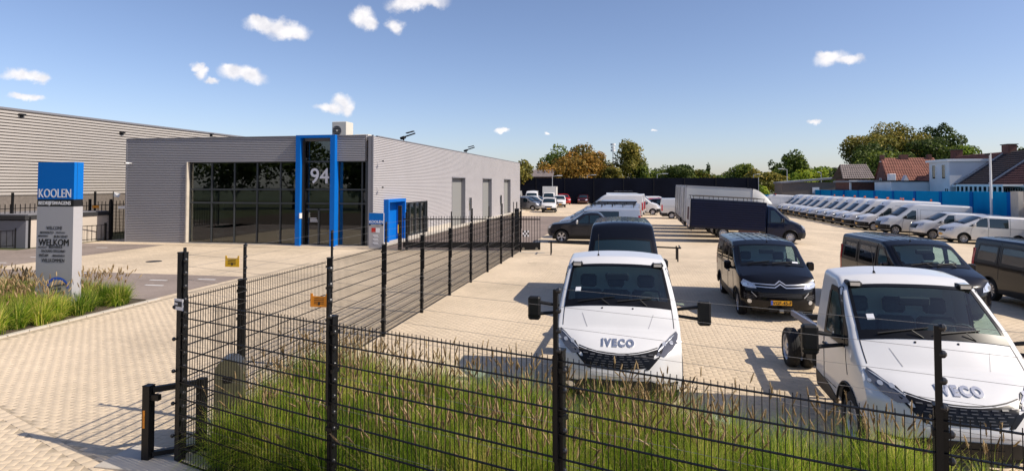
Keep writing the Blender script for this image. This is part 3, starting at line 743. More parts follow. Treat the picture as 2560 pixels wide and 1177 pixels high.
# kerb of the sign island and the herringbone limit
for i in range(22):
    y = 5.0+i*.52
    if y > 16: break
    m = M(); m.box(-14.22, -14.06, y, y+.50, -.01, .035, 'concrete', None, .008); m.build('kerb_stone', paving)
HL = lambda x: 6.64-.42*(x+6.66)      # line between herringbone pavement and driveway
BX, BY = -5.58, 6.88                  # fence corner
FD = Vector((2.494, -.848, 0))         # one bay of the front fence
def bed_front(x): return BY+(x-BX)*FD.y/FD.x
def bed_back(x): return 9.75-(x+5.4)*.27
def in_view(x, y, mar=1.2):
    d = Vector((x, y, 0))-Vector((0, 0, CAMH)); z = d.dot(_f); xx = d.dot(_r)
    if z < 1.5 or z > 27: return False
    py = PY-F0*(d.dot(_u))/z
    return abs(xx) < .835*z+mar and py < 1177+(160 if mar < 2 else 900)
def pavers():
    P = []                           # cx, cy, ang, len, wid
    a, bq = .21, .105
    for j in range(int(1.5/bq), int(31/bq)):
        y = j*bq+bq/2
        off = (j % 2)*a/2
        for i in range(int(-14.0/a), int(25/a)):
            x = i*a+a/2+off
            if x < -13.98 or not in_view(x, y, 4.2): continue
            if x < -5.7:
                if y < HL(x)+.12: continue
            else:
                if y < bed_back(x)-.05: continue
            P.append((x, y, 0, a, bq))
    th = atan2(FD.y, FD.x)+radians(45); c, s = cos(th), sin(th)
    for p in range(-120, 120):
        for q in range(-60, 60):
            for (lx, ly, w, h) in ((0, 0, 2, 1), (0, 1, 1, 2)):
                X = (p+2*q+lx+w/2)*bq; Y = (p-2*q+ly+h/2)*bq
                x, y = -8+X*c-Y*s, 5+X*s+Y*c
                if x > -5.75 or x < -16 or y > HL(x)-.12 or y < 1 or not in_view(x, y, 4.2): continue
                P.append((x, y, th+(0 if w > h else pi/2), a, bq))
    x = -14.0
    dx = Vector((1, -.42, 0)).normalized(); p = Vector((-14, HL(-14), 0)); an = atan2(dx.y, dx.x)
    while p.x < -5.8:
        if in_view(p.x, p.y, 4.2): P.append((p.x, p.y, an, a, .15))
        p += dx*.21
    return P
PV = pavers()
PV.sort(key=lambda q: q[0]**2+q[1]**2)
def paver_verts(cx, cy, an, L, Wd, g=.004, ch=.004, dz=0):
    hx, hy = L/2-g/2, Wd/2-g/2
    pts = [(-hx, -hy, 0), (hx, -hy, 0), (hx, hy, 0), (-hx, hy, 0), (-hx, -hy, .010), (hx, -hy, .010), (hx, hy, .010), (-hx, hy, .010),
           (-hx+ch, -hy+ch, .012), (hx-ch, -hy+ch, .012), (hx-ch, hy-ch, .012), (-hx+ch, hy-ch, .012)]
    return pts
_pf = [[0, 1, 5, 4], [1, 2, 6, 5], [2, 3, 7, 6], [3, 0, 4, 7], [4, 5, 9, 8], [5, 6, 10, 9], [6, 7, 11, 10], [7, 4, 8, 11], [8, 9, 10, 11]]
pm = {}
for q in PV[:300]:
    key = (q[3], q[4])
    if key not in pm: pm[key] = M().add(paver_verts(0, 0, 0, *key), _pf, 'paver').mesh('paver')
    inst('paver', pm[key], paving, (q[0], q[1], gz(q[0])+.003+random.uniform(0, .0025)), (random.uniform(-.004, .004), random.uniform(-.004, .004), q[2]))
rest = np.array([q for q in PV[300:]]); n = len(rest)
V = np.zeros((n, 12, 3)); 
for key in set(map(tuple, rest[:, 3:5])):
    sel = (rest[:, 3] == key[0]) & (rest[:, 4] == key[1]); base = np.array(paver_verts(0, 0, 0, *key))
    c_, s_ = np.cos(rest[sel, 2])[:, None], np.sin(rest[sel, 2])[:, None]
    X = base[None, :, 0]*c_-base[None, :, 1]*s_+rest[sel, 0:1]; Y = base[None, :, 0]*s_+base[None, :, 1]*c_+rest[sel, 1:2]
    k_ = sel.sum(); tx_, ty_ = np.random.normal(0, .0025, (k_, 1)), np.random.normal(0, .0025, (k_, 1))
    Z = base[None, :, 2]+.003+np.random.uniform(0, .0025, (k_, 1))+tx_*base[None, :, 0]+ty_*base[None, :, 1]-.05*np.clip(X-9, 0, 15)
    V[sel] = np.stack([X, Y, np.broadcast_to(Z, X.shape)], -1)
Fq = (np.array(_pf)[None]+(np.arange(n)*12)[:, None, None]).reshape(-1, 4)
ob = bpy.data.objects.new('pavers', np_mesh('pavers', V.reshape(-1, 3), Fq, [MT['paver']])); COL.objects.link(ob); ob.parent = paving; ob['kind'] = 'stuff'
print('pavers', len(PV))
# bedding under the modelled pavers (follows the same view wedge)
m = M()
for j in range(int(2/.5), int(29/.5)):
    y = j*.5; xs = [x*.5 for x in range(-28, 50) if in_view(x*.5, y+.25, 3.4)]
    if xs:
        xs_ = [xs[0]]+[c for c in (9, 24) if xs[0] < c < xs[-1]]+[xs[-1]+.5]
        for a, b in zip(xs_, xs_[1:]): m.add([(max(a, -14.05), y, gz(a)+.0105), (b, y, gz(b)+.0105), (b, y+.5, gz(b)+.0105), (max(a, -14.05), y+.5, gz(a)+.0105)], [[0, 1, 2, 3]], 'joint')
m.build('paving_bed', paving)

# ------------------------------------------------------------------ buildings
def corr(m, O, d, nrm, rects, per, dep, k, k2=None):
    """horizontally ribbed cladding: real ribs, run along d"""
    d = Vector(d); nrm = Vector(nrm); O = Vector(O)
    for (a0, a1, z0, z1) in rects:
        P = []; z = z0; i = math.floor(z0/per)
        zs = []
        while i*per < z1:
            for t, q in ((0, dep), (.58, dep), (.68, 0), (.90, 0)):
                zz = (i+t)*per
                if z0 <= zz <= z1: zs.append((zz, q, t))
            i += 1
        if not zs or zs[0][0] > z0: zs.insert(0, (z0, dep, 0))
        if zs[-1][0] < z1: zs.append((z1, dep, 0))
        V = []
        for zz, q, t in zs:
            for a in (a0, a1): V.append(O+d*a+nrm*q+Vector((0, 0, zz)))
        f1 = [[2*j, 2*j+1, 2*j+3, 2*j+2] for j in range(len(zs)-1)]
        m.add(V, [f for f, z_ in zip(f1, zs) if z_[2] != .68 or not k2], k)
        if k2: m.add(V, [f for f, z_ in zip(f1, zs) if z_[2] == .68], k2)
# warehouse
wh = empty('warehouse', (-37, 40, 0), label='long pale ribbed warehouse wall on a brown brick base behind the showroom', cat='warehouse')
def bw(m, name, par, off=(0, 0, 0), **kw):      # build world-space mesh under a parent at par.location
    o = m.build(name, par, **kw); o.matrix_parent_inverse = Matrix.Translation(-Vector(par.location)); return o
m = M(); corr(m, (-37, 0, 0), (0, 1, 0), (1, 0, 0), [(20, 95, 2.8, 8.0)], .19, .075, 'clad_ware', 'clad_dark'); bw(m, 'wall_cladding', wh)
m = M(); m.box(-60, -37.02, 20, 95, 0, 7.9, 'clad_dark'); m.box(-60.2, -36.9, 20, 95, 8.0, 8.12, 'trimgrey'); bw(m, 'roof', wh)
m = M(); m.box(-37.01, -36.98, 20, 95, 0, 2.8, 'brick_wh')
bw(m, 'brick_base', wh)
for (px, py) in ((52, 286), (303, 331), (527, 335)):
    d = ray(px, py); t = (-36.95)/d.x; p = Vector((0, 0, CAMH))+d*t
    m = M(); m.box(p.x, p.x+.22, p.y-.2, p.y+.2, p.z-.08, p.z+.03, 'plastic', None, .03); m.box(p.x-.05, p.x+.1, p.y-.08, p.y+.08, p.z-.2, p.z, 'plastic'); bw(m, 'wall_lamp', wh)
# showroom
X0, X1, YF, YB, HT = -30.1, -14.2, 32.2, 79.0, 6.2
sh = empty('showroom', (X1, YF, 0), label='grey ribbed showroom with tall glass front and the white number 94', cat='showroom')
openings = [(33.95, 36.7, 0, 2.4), (37.5, 41.8, .12, 2.32), (47.9, 51.9, 0, 4.02), (58.4, 62.3, 0, 4.0), (68.7, 72.5, 0, 4.0), (53.2, 54.2, 0, 2.25), (66.5, 67.5, 0, 2.25)]
ys = sorted(set([YF+.02, YB]+[v for o in openings for v in o[:2]]))
rects = []
for a, b in zip(ys, ys[1:]):
    mid = (a+b)/2; o = [q for q in openings if q[0] < mid < q[1]]
    if not o: rects.append((a, b, 0, HT))
    else:
        if o[0][2] > 0: rects.append((a, b, 0, o[0][2]))
        rects.append((a, b, o[0][3], HT))
m = M(); corr(m, (X1-.03, 0, 0), (0, 1, 0), (1, 0, 0), rects, .10, .035, 'clad_side', 'trimgrey')  # grooves coloured darker to stand in for shade between the ribs
bw(m, 'side_wall', sh)
m = M(); corr(m, (X0, YF+.03, 0), (1, 0, 0), (0, -1, 0), [(0, 4.15, 0, 4.8), (0, 11.45, 4.8, HT+.02), (13.75, 15.5, 4.8, HT)], .10, .04, 'clad_front', 'alu')  # dark groove colour imitates rib shade, no aluminium part there
corr(m, (X0, 0, 0), (0, 1, 0), (-1, 0, 0), [(YF, YB, 0, HT)], .10, .03, 'clad_front')
corr(m, (-14.6, 0, 0), (0, 1, 0), (1, 0, 0), [(YF+.02, YF+.75, 4.8, HT)], .10, .03, 'clad_side')
bw(m, 'front_wall', sh)
m = M(); m.box(X0, X1-.05, YF+.08, YB, HT-.25, HT-.05, 'roofing'); m.box(X0-.03, -14.55, YF-.04, YF+.12, HT, HT+.06, 'trimgrey'); m.box(X1-.1, X1+.03, YF+.72, YB, HT, HT+.06, 'trimgrey'); m.box(X0-.06, X0+.1, YF+.12, YB, HT, HT+.06, 'trimgrey')
bw(m, 'roof', sh)
m = M(); m.box(X0+.1, X1-.9, YF+9, YF+9.1, 0, 5.9, 'interior'); m.box(X0+.1, X1-.45, YF+.2, YF+9, -.0, .012, 'interior_floor'); m.box(X0+.1, X1-.45, YF+.3, YF+9, 4.9, 5.0, 'interior'); m.box(X0+3.95, X0+4.1, YF+.3, YF+9, 0, 4.9, 'interior')
m.box(-25.2, -24.6, YF+1.6, YF+2.2, 0, 2.3, 'interior'); m.box(-22.2, -20.2, YF+3.5, YF+4.1, 0, 1.0, 'interior'); m.box(X1-.45, X1-.35, 33.2, YB-.1, 0, 6, 'interior'); m.box(X0+.1, X1-.45, YF+.4, YF+9, 2.55, 3.05, 'interior')
bw(m, 'interior', sh)
for a_ in ((-14.42, -14.24, YF-.02, YF+.02, 0, HT, 'trimgrey'), (-14.22, -14.12, YF-.02, YF+.03, 0, HT+.05, 'trimgrey'), (X0-.05, X0+.02, YF-.03, YF+.03, 0, HT, 'trimgrey'), (-25.97, -25.89, YF-.06, YF+.35, 0, 4.8, 'concrete')):
    m = M(); m.box(*a_); bw(m, 'corner_trim', sh)
# curtain wall: mullions, transoms and single panes
mx_ = [-25.86, -24.4, -22.9, -21.42, -19.92, -18.62, -16.3, -14.86, -14.56]; mz = [.04, 2.39, 3.18, 4.78]
yg = YF+.25
m = M()
for x in mx_: m.box(x-.035, x+.035, yg-.09, yg+.04, .0, 4.8, 'alu')
for z in mz: m.box(-25.9, -14.53, yg-.085, yg+.035, z-.045, z+.045, 'alu')
m.box(-18.3, -16.7, yg-.085, yg+.035, 2.0, 2.1, 'alu'); m.box(-17.55, -17.45, yg-.085, yg+.035, 0, 2.1, 'alu'); m.box(-25.95, -18.4, yg-.05, yg+.04, 4.8, 4.9, 'gutter')
for z in (2.39, 3.18): m.box(-14.60, -14.52, yg, yg+.8, z-.04, z+.04, 'alu')
m.box(-14.62, -14.5, yg+.75, yg+.86, 0, 4.8, 'alu'); m.box(-14.64, -14.48, yg-.12, yg+.05, 0, 4.8, 'alu')
bw(m, 'window_frame', sh)
for x0, x1 in zip(mx_[:-2], mx_[1:-1]):
    for z0, z1 in zip(mz, mz[1:]):
        if x0 == -18.62: continue
        m = M(); m.box(x0+.035, x1-.035, yg-.03+random.uniform(-.004, .004), yg-.02, z0+.045, z1-.045, 'pane'); bw(m, 'pane', sh)
for (x0, x1, z0, z1) in ((-18.3, -17.55, .05, 2.0), (-17.45, -16.7, .05, 2.0), (-18.3, -16.7, 2.1, 3.14), (-18.3, -16.7, 3.22, 4.74), (-18.3, -16.7, 4.83, 6.1)):
    m = M(); m.box(x0, x1, yg-.03, yg-.02, z0, z1, 'pane'); bw(m, 'door_pane' if z1 == 2.0 else 'pane', sh)
for z0, z1 in zip(mz, mz[1:]):
    m = M(); m.box(-14.57, -14.56, yg+.05, yg+.75, z0+.045, z1-.045, 'pane'); bw(m, 'pane', sh)
V, Fc = text_mesh('94', 1.22, .01, .012); m = M(); m.add(V, Fc, 'signwhite', False, Matrix.Translation((-17.47, yg-.06, 3.55)) @ Matrix.Rotation(pi/2, 4, 'X')); bw(m, 'number_lettering', sh)
# blue portal
for (x0, x1) in ((-18.70, -18.42), (-16.58, -16.30)):
    m = M(); m.box(x0, x1, YF-.30, YF+.2, 0, 6.11, 'blue'); bw(m, 'portal_pillar', sh)
m = M(); m.box(-18.70, -16.30, YF-.30, YF+.2, 6.11, 6.27, 'blue'); bw(m, 'portal_beam', sh)
m = M(); m.box(-18.40, -18.34, YF-.1, YF+.15, 0, 6.0, 'gutter'); m.box(-18.42, -18.38, YF-.35, YF-.1, 1.55, 1.85, 'camwhite'); bw(m, 'door_intercom', sh)
m = M()
for i in range(3): m.box(-18.05, -17.65+.05*i, yg-.05, yg-.045, 1.52-.09*i, 1.56-.09*i, 'signwhite')
bw(m, 'door_lettering', sh)
# side portal, window, doors
m = M(); m.box(X1-.3, X1+.30, 33.9, 34.08, 0, 2.42, 'blue'); m.box(X1-.3, X1+.30, 36.57, 36.75, 0, 2.42, 'blue'); m.box(X1-.3, X1+.30, 33.9, 36.75, 2.42, 2.6, 'blue'); m.box(X1-.32, X1-.28, 34.08, 36.57, 0, 2.42, 'blue'); bw(m, 'side_portal', sh)
m = M(); m.box(X1-.27, X1-.22, 34.3, 35.3, 0, 2.3, 'alu'); m.box(X1-.215, X1-.2, 34.4, 35.2, .2, 2.2, 'pane'); bw(m, 'side_door', sh)
m = M(); m.box(X1-.20, X1-.08, 37.5, 37.62, .12, 2.32, 'alu'); m.box(X1-.2, X1-.08, 41.68, 41.8, .12, 2.32, 'alu'); m.box(X1-.2, X1-.08, 37.5, 41.8, 2.22, 2.32, 'alu'); m.box(X1-.2, X1-.08, 37.5, 41.8, .12, .2, 'alu')
for y in (38.55, 39.65, 40.7): m.box(X1-.2, X1-.08, y-.04, y+.04, .12, 2.3, 'alu')
bw(m, 'side_window', sh)
for y0, y1 in ((37.62, 38.51), (38.59, 39.61), (39.69, 40.66), (40.74, 41.68)):
    m = M(); m.box(X1-.18, X1-.17, y0, y1, .2, 2.22, 'pane'); bw(m, 'pane', sh)
for (y0, y1) in ((47.9, 51.9), (58.4, 62.3), (68.7, 72.5)):
    m = M(); m.box(X1-.5, X1-.42, y0, y1, 0, 4.0, 'trimgrey')
    m.box(X1-.5, X1+.02, y1, y1+.06, 0, 4.05, 'trimgrey'); m.box(X1-.5, X1+.02, y0-.06, y0, 0, 4.05, 'trimgrey'); m.box(X1-.5, X1+.02, y0-.06, y1+.06, 4.0, 4.06, 'trimgrey')
    rd = bw(m, 'roller_door', sh)
    for i in range(8): m = M(); m.box(X1-.42, X1-.405, y0+.05, y1-.05, .05+i*.49, .05+i*.49+.46, 'rollergrey' if i not in (2, 3) else 'glass'); m.build('door_panel', rd)
for y0 in (53.2, 66.5):
    m = M(); m.box(X1-.14, X1-.1, y0, y0+1, 0, 2.25, 'trimgrey'); m.box(X1-.1, X1-.09, y0+.15, y0+.85, 1.1, 2.1, 'glass'); bw(m, 'service_door', sh)
m = M(); m.box(X1-.02, X1+.9, YF-.2, 47, -.02, .10, 'concrete'); m.box(X1+.0, X1+.75, 47, YB, -.02, .09, 'concrete'); m.box(X1+.02, X1+.035, 41.9, 47.8, .0, .42, 'concrete'); m.box(-26, X1, YF-.15, YF-.02, -.01, .05, 'concrete')
bw(m, 'plinth', sh)
# roof top plant, floodlights, cameras
def ac(x, y, z, w, d, h, label, facing=-1):
    r = empty('air_conditioner', (x, y, z), label=label, cat='air conditioner'); m = M(); m.box(0, w, 0, d, .06, h, 'acwhite', None, .02); m.box(.05, w-.05, .05, d-.05, 0, .06, 'gutter'); m.build('housing', r)
    m = M(); T = Matrix.Translation((w*.36, -.0, h*.5)) @ Matrix.Rotation(pi/2, 4, 'X'); m.lathe([(min(w, h)*.33, 0), (min(w, h)*.33, .02), (min(w, h)*.29, .025)], 'trimgrey', T, 24)
    m.lathe([(min(w, h)*.28, .004), (.001, .004)], 'gutter', T, 20); m.lathe([(.06, .01), (.06, .03), (.001, .03)], 'acwhite', T, 10)
    for i in range(6): m.box(w*.36-min(w, h)*.27, w*.36+min(w, h)*.27, -.02, -.012, h*.5-.25+i*.1, h*.5-.24+i*.1, 'acwhite')
    m.build('fan_grille', r)
ac(-17.62, 34.1, 6.16, .92, .95, 1.08, 'cream air conditioning unit with round fan standing on the roof by the blue portal')
m = M(); m.box(-16.4, -15.5, 34.6, 35.5, 6.16, 6.5, 'acwhite', None, .03); m.box(-16.0, -15.7, 34.55, 34.6, 6.25, 6.42, 'gutter'); m.build('roof_vent', label='low pale vent box on the roof right of the air conditioner', cat='vent')
for i, (y, lab) in enumerate(((37.3, 'black floodlight arm on the showroom roof edge nearest the front corner'), (52.6, 'black floodlight arm on the roof edge above the first roller door'))):
    r = empty('floodlight', (X1-.1, y, HT), label=lab, cat='floodlight', group='floodlights on the showroom roof')
    m = M(); m.tube((0, 0, 0), (0, 0, .3), .05, 'plastic'); m.tube((0, 0, .3), (.75, .1, .55), .045, 'plastic'); m.build('arm', r)
    m = M(); m.box(-.12, .2, -.15, .15, .18, .34, 'plastic', Matrix.Translation((0, 0, 0)) @ Matrix.Rotation(radians(-18), 4, 'Y'), .03); m.box(.3, .85, -.12, .12, .46, .52, 'plastic', Matrix.Rotation(radians(-14), 4, 'Y'), .02); m.build('lamp_head', r)
for (x, y, z, lab) in ((X0+.35, YF-.02, 4.75, 'white security camera on the showroom front at its far left corner'), (X1+.02, 32.9, 4.8, 'upper white security camera on the side wall by the corner'), (X1+.02, 32.9, 3.3, 'lower white security camera on the side wall by the corner')):
    r = empty('security_camera', (x, y, z), label=lab, cat='security camera', group='security cameras on the showroom')
    dx, dy = (0, -1) if y < YF else (1, 0)
    m = M(); m.tube((0, 0, 0), (dx*.22, dy*.22, .02), .025, 'camwhite'); m.build('bracket', r)
    m = M(); T = Matrix.Translation((dx*.3, dy*.3, .0)) @ Matrix.Rotation(radians(35 if dx else -30), 4, 'Z'); m.box(-.05, .05, -.12, .08, -.05, .05, 'camwhite', T, .02); m.box(-.04, .04, -.175, -.16, -.04, .05, 'grille', T); m.build('housing', r)
# small company sign by the side door
r = empty('entrance_sign', (-13.6, 31.5, 0), 0, label='small blue and grey company sign standing by the blue side door', cat='sign')
m = M(); m.box(-.42, .42, -.05, .05, 0, 1.92, 'signgrey'); m.build('board', r); m = M(); m.box(-.42, .42, -.056, -.05, 1.32, 1.92, 'bluesign'); m.build('blue_panel', r)
m = M(); m.box(-.42, .42, -.057, -.05, 1.24, 1.32, 'signblack'); V, Fc = text_mesh('KOOLEN', .2, .002, .004); RX = Matrix.Rotation(pi/2, 4, 'X'); m.add(V, Fc, 'signwhite', False, Matrix.Translation((0, -.062, 1.38)) @ RX)
V, Fc = text_mesh('BEDRIJFSWAGENS', .075, .002, .001); m.add(V, Fc, 'signwhite', False, Matrix.Translation((0, -.062, 1.255)) @ RX)
m.box(-.27, -.03, -.06, -.05, .88, 1.12, 'redlamp'); m.box(-.02, .2, -.06, -.05, .86, 1.1, 'signwhite')
for i in range(3): m.box(-.18, .1, -.06, -.05, .68-i*.2, .74-i*.2, 'signwhite'); m.box(-.12, .14, -.06, -.05, .62-i*.2, .65-i*.2, 'signwhite')
m.build('print', r)

# ------------------------------------------------------------------ welcome pylon
p0 = at_depth(178, 776, 16.7); PL = empty('welcome_pylon', (p0.x, p0.y, 0), radians(1.5), label='tall blue and grey welcome sign standing in grass beside the driveway', cat='sign')
w, d, hs = 1.16, .30, 4.10
m = M(); m.box(-w, 0, 0, d, 0, 2.88, 'signgrey'); m.build('grey_body', PL)
m = M(); m.box(-w, 0, 0, d, 3.08, hs, 'bluesign'); m.build('blue_head', PL)
m = M(); m.box(-w+.002, -.002, .002, d-.002, 2.88, 3.08, 'signblack'); m.build('black_band', PL)
m = M(); m.box(0, .003, d*.32, d*.34, 3.08, hs, 'signblack'); m.build('joint_line', PL)
def ptext(s_, size, cx, z, k, name='lettering', bold=.0, wd=None):
    V, Fc = text_mesh(s_, size, .002, 0); x0 = min(v[0] for v in V); x1 = max(v[0] for v in V)
    sx = (wd/(x1-x0)) if wd else 1
    m = M(); [m.add([((v[0]-(x0+x1)/2)*sx+o_, v[1], v[2]-o_*.02) for v in V], Fc, k, False, Matrix.Translation((cx-w/2, -.004, z)) @ RX) for o_ in ((-bold, bold) if bold else (0,))]; return m.build(name, PL)
ptext('KOOLEN', .34, -.02, 3.13, 'signwhite', 'company_lettering', .004, 1.02)
ptext('BEDRIJFSWAGENS', .14, -.02, 2.93, 'signwhite', 'company_lettering', .003, 1.02)
for (s_, size, cx, z, wd, bold) in (('WELCOME', .13, -.01, 2.25, .50, 0), ('BENVENUTO', .085, -.24, 2.14, .42, 0), ('TERVETULOA', .05, .19, 2.155, .30, 0), ('BIENVENIDO', .065, -.36, 2.05, .31, 0), ('BUN VENIT', .095, .21, 2.03, .43, 0),
        ('WELKOM', .26, -.02, 1.81, .95, .006), ('PAXSEASA', .05, -.37, 1.745, .28, 0), ('BIENVENUE', .095, .05, 1.74, .43, 0), ('ЛАСКАВО ПРОСИМО', .09, -.03, 1.63, .76, 0), ('WITAM', .115, -.33, 1.50, .29, 0), ('BIENVENIDO', .08, .15, 1.51, .38, 0), ('WILLKOMMEN', .14, -.03, 1.36, .72, 0)):
    ptext(s_, size, cx, z, 'ink', 'welcome_lettering', bold, wd)
m = M(); ring = [(-w/2+.13+.36*cos(radians(a)), .66+.30*sin(radians(a))) for a in range(0, 181, 12)]; r2 = [(-w/2+.13+.29*cos(radians(a)), .66+.23*sin(radians(a))) for a in range(0, 181, 12)]
for i in range(len(ring)-1): m.add([(ring[i][0], -.004, ring[i][1]), (ring[i+1][0], -.004, ring[i+1][1]), (r2[i+1][0], -.004, r2[i+1][1]), (r2[i][0], -.004, r2[i][1])], [[0, 1, 2, 3]], 'plateblue')
m.build('round_emblem', PL)
for s_, z, c in (('Internationale', .70, .12), ('keuring', .60, .1), ('& export', .50, .16)):
    V, Fc = text_mesh(s_, .11, .002, 0); m = M(); m.add(V, Fc, 'ink', False, Matrix.Translation((-w/2+c, -.005, z)) @ RX @ Matrix.Rotation(radians(12), 4, 'Z')); m.build('emblem_lettering', PL)
# ------------------------------------------------------------------ fences
def post_mesh(h=2.1, w=.075, ext=.52, tall=False):
    m = M(); m.box(-w/2, w/2, -w/2, w/2, -.02, h, 'fence'); m.box(-w/2-.006, w/2+.006, -w/2-.006, w/2+.006, h, h+.02, 'fence', None, .004)
    m.box(-.030, .008, -w/2-.03, -w/2, h-.9, h+ext, 'fence')
    for z in (.35, .95, 1.55, 1.95): m.box(-w/2-.012, w/2+.012, -w/2-.014, w/2+.012, z-.02, z+.02, 'fence')
    i = M(); z = .3
    while z < h+ext:
        i.ball((.050 if z < h-.02 else .012, -.02 if z < h-.02 else -.05, z), .026, 'insul', 8, 5); z += .165
    return m.mesh('post'), i.mesh('insulator')
def panel_mesh(L, H=2.03, n=None):
    m = M(); n = int(L/.05)
    for i in range(n+1):
        x = .02+i*(L-.04)/n; m.tube((x, 0, .04), (x, 0, H+.035), .0038, 'fence', 4, cap=False)
    z = .06; k = 0
    while z < H+.01:
        for dy in (-.008, .008): m.tube((.0, dy, z), (L, dy, z), .006, 'fence', 4, cap=False)
        z += .2 if k else .17; k += 1
    return m.mesh('mesh_panel')
def wires(root, A, B, zs, off):
    d = (Vector(B)-Vector(A)).normalized(); nn = Vector((-d.y, d.x, 0))*off; N = 8
    for z in zs:
        P = []
        for i in range(N+1): q = Vector(A).lerp(Vector(B), i/N)+nn; P.append((q.x, q.y, z+random.uniform(-.004, .004)))
        m = M(); m.path(P, .0017, 'wire', 4); m.build('security_wire', root)
PM, IM = post_mesh()
ZS = [.47, .80, 1.13, 1.46, 1.79, 1.95, 2.13, 2.28, 2.45, 2.6]
fb = empty('mesh_fence', (BX, BY, 0), label='black wire mesh fence in the foreground in front of the tall grass', cat='fence')
aB = atan2(FD.y, FD.x); pl = FD.length; pan = panel_mesh(pl)
for i in range(5):
    p = FD*i
    if i: 
        o = inst('post', PM, fb, (p.x, p.y, 0), (0, 0, aB)); inst('insulators', IM, o)['kind'] = 'stuff'
    if i < 4: inst('mesh_panel', pan, fb, (p.x+.03*sin(aB)*-1, p.y-.05, 0), (0, 0, aB))
m = M(); m.box(-.045, .045, -.045, .045, -.02, 2.62, 'fence'); m.box(-.05, .05, -.05, .05, 2.62, 2.64, 'fence', None, .005); m.box(.05, .075, -.03, .0, 1.0, 2.7, 'fence')
cp = m.build('corner_post', fb); cp.rotation_euler = (0, 0, aB)
m = M(); z = .4
while z < 2.7: m.ball((.095, -.02, z), .028, 'insul', 8, 5); z += .165
z = .35
while z < 2.0: m.ball((-.065, -.06, z), .026, 'insul', 8, 5); z += .4
m.build('insulators', cp, kind='stuff')
m = M(); m.box(-.07, .11, -.062, -.055, 1.92, 2.06, 'signwhite'); m.box(-.055, .09, -.065, -.062, 1.965, 2.03, 'gutter'); m.box(-.05, .01, -.067, -.065, 1.985, 2.01, 'signwhite')
m.build('maker_plate', cp)
wires(fb, (0, 0, 0), FD*4, ZS, .07)
m = M(); X = Matrix.Translation((-.13, -.07, 0)); 
def warn(parent, k, T, s=1.0):
    m = M(); P = [(-.12, -.07), (.12, -.07), (.12, .10), (.095, .10), (.085, .065), (-.085, .065), (-.095, .10), (-.12, .10)]
    m.prism([(a*s, b*s) for a, b in P], .006, k, T)
    for i in range(4): m.add([(-.07*s, (.035-.022*i)*s, .0075), (.065*s, (.035-.022*i)*s, .0075), (.065*s, (.043-.022*i)*s, .0075), (-.07*s, (.043-.022*i)*s, .0075)], [[0, 1, 2, 3]], 'ink', False, T)
    m.add([(-.02*s, -.03*s, .008), (.0, -.055*s, .008), (.02*s, -.03*s, .008), (0, .0, .008)], [[0, 1, 2, 3]], 'ink', False, T)
    return m.build('warning_plate', parent)
fa = empty('mesh_fence', (BX, BY, 0), label='black wire mesh fence running from the corner post back to the sliding gate', cat='fence')
yA = [8.09, 10.75, 13.35, 15.98, 18.6, 21.2, 23.8, 26.4, 29.0, 31.2]
pan2 = panel_mesh(2.61)
prevy = BY
for i, y in enumerate(yA):
    o = inst('post', PM, fa, (0, y-BY, 0), (0, 0, pi/2)); inst('insulators', IM, o)['kind'] = 'stuff'
    if i == 0: pm0 = panel_mesh(y-prevy); inst('mesh_panel', pm0, fa, (-.05, 0, 0), (0, 0, pi/2)); o0 = o
    elif i < len(yA)-1: inst('mesh_panel', pan2, fa, (-.05, prevy-BY, 0), (0, 0, pi/2))
    else: inst('mesh_panel', panel_mesh(y-prevy), fa, (-.05, prevy-BY, 0), (0, 0, pi/2))
    prevy = y
wires(fa, (0, 0, 0), (0, yA[-1]-BY, 0), ZS, -.08)
warn(fa, 'yellow', Matrix.Translation((-.13, 8.05-BY, 2.36)) @ RX, .95)
# orange plate on the first front post
q = warn(fb, 'orange', Matrix.Translation((FD.x-.13, FD.y-.05, 2.27)) @ RX, .82)
# gate stop frame
gs = empty('gate_stop', (-6.0, 6.83, 0), label='short black steel gate stop frame with an orange sticker at the fence corner', cat='gate frame')
m = M(); m.box(-.05, .05, -.05, .05, 0, .95, 'fence'); m.box(-.055, .055, -.055, .055, .95, .965, 'fence', None, .004); m.box(-.12, .12, -.12, .12, .0, .02, 'fence'); m.build('front_post', gs)
m = M(); m.box(.44, .54, .30, .40, 0, .97, 'fence'); m.box(.38, .60, .24, .46, 0, .02, 'fence'); m.build('rear_post', gs)
m = M(); A_ = Vector((.04, .03, .90)); B_ = Vector((.46, .34, .92)); m.box(0, (B_-A_).length, -.03, .03, -.035, .035, 'fence', look(A_, B_)); m.box(.03, .16, -.03, .03, .78, .85, 'fence'); m.build('top_rail', gs)
m = M(); m.box(0, .5, -.035, .035, -.03, .03, 'fence', look((.04, .03, .1), (.46, .34, .1))); m.build('bottom_rail', gs)
m = M(); m.box(-.035, -.005, -.054, -.051, .44, .66, 'orange'); m.build('sticker', gs)
m = M(); m.box(-.45, .95, -.28, .35, -.02, .045, 'concrete', None, .012); o = m.build('foundation_slab', label='grey concrete foundation slab beneath the black gate stop', cat='slab'); o.location = (-6.05, 6.82, 0)
# stainless letterbox column in the bed behind the first fence bay
mb = empty('intercom_column', (-5.27, 7.42, 0), radians(25), label='stainless steel intercom column with rounded top behind the corner of the fence', cat='intercom column')
m = M(); n = 12; P = [(-.17, 0), (.17, 0)]+[(.17*cos(pi*i/n), 1.03+.17*sin(pi*i/n)) for i in range(n+1)]
T = Matrix.Translation((0, .16, 0)) @ RX
m.prism(P, .32, 'stainless', T); m.build('housing', mb)
m = M(); P2 = [(a*.9, .02+b*.985) for a, b in P]; m.prism(P2, .012, 'olivemetal', Matrix.Translation((0, -.16, 0)) @ RX); m.box(-.06, .06, -.178, -.17, .9, .98, 'grille'); m.build('front_plate', mb)
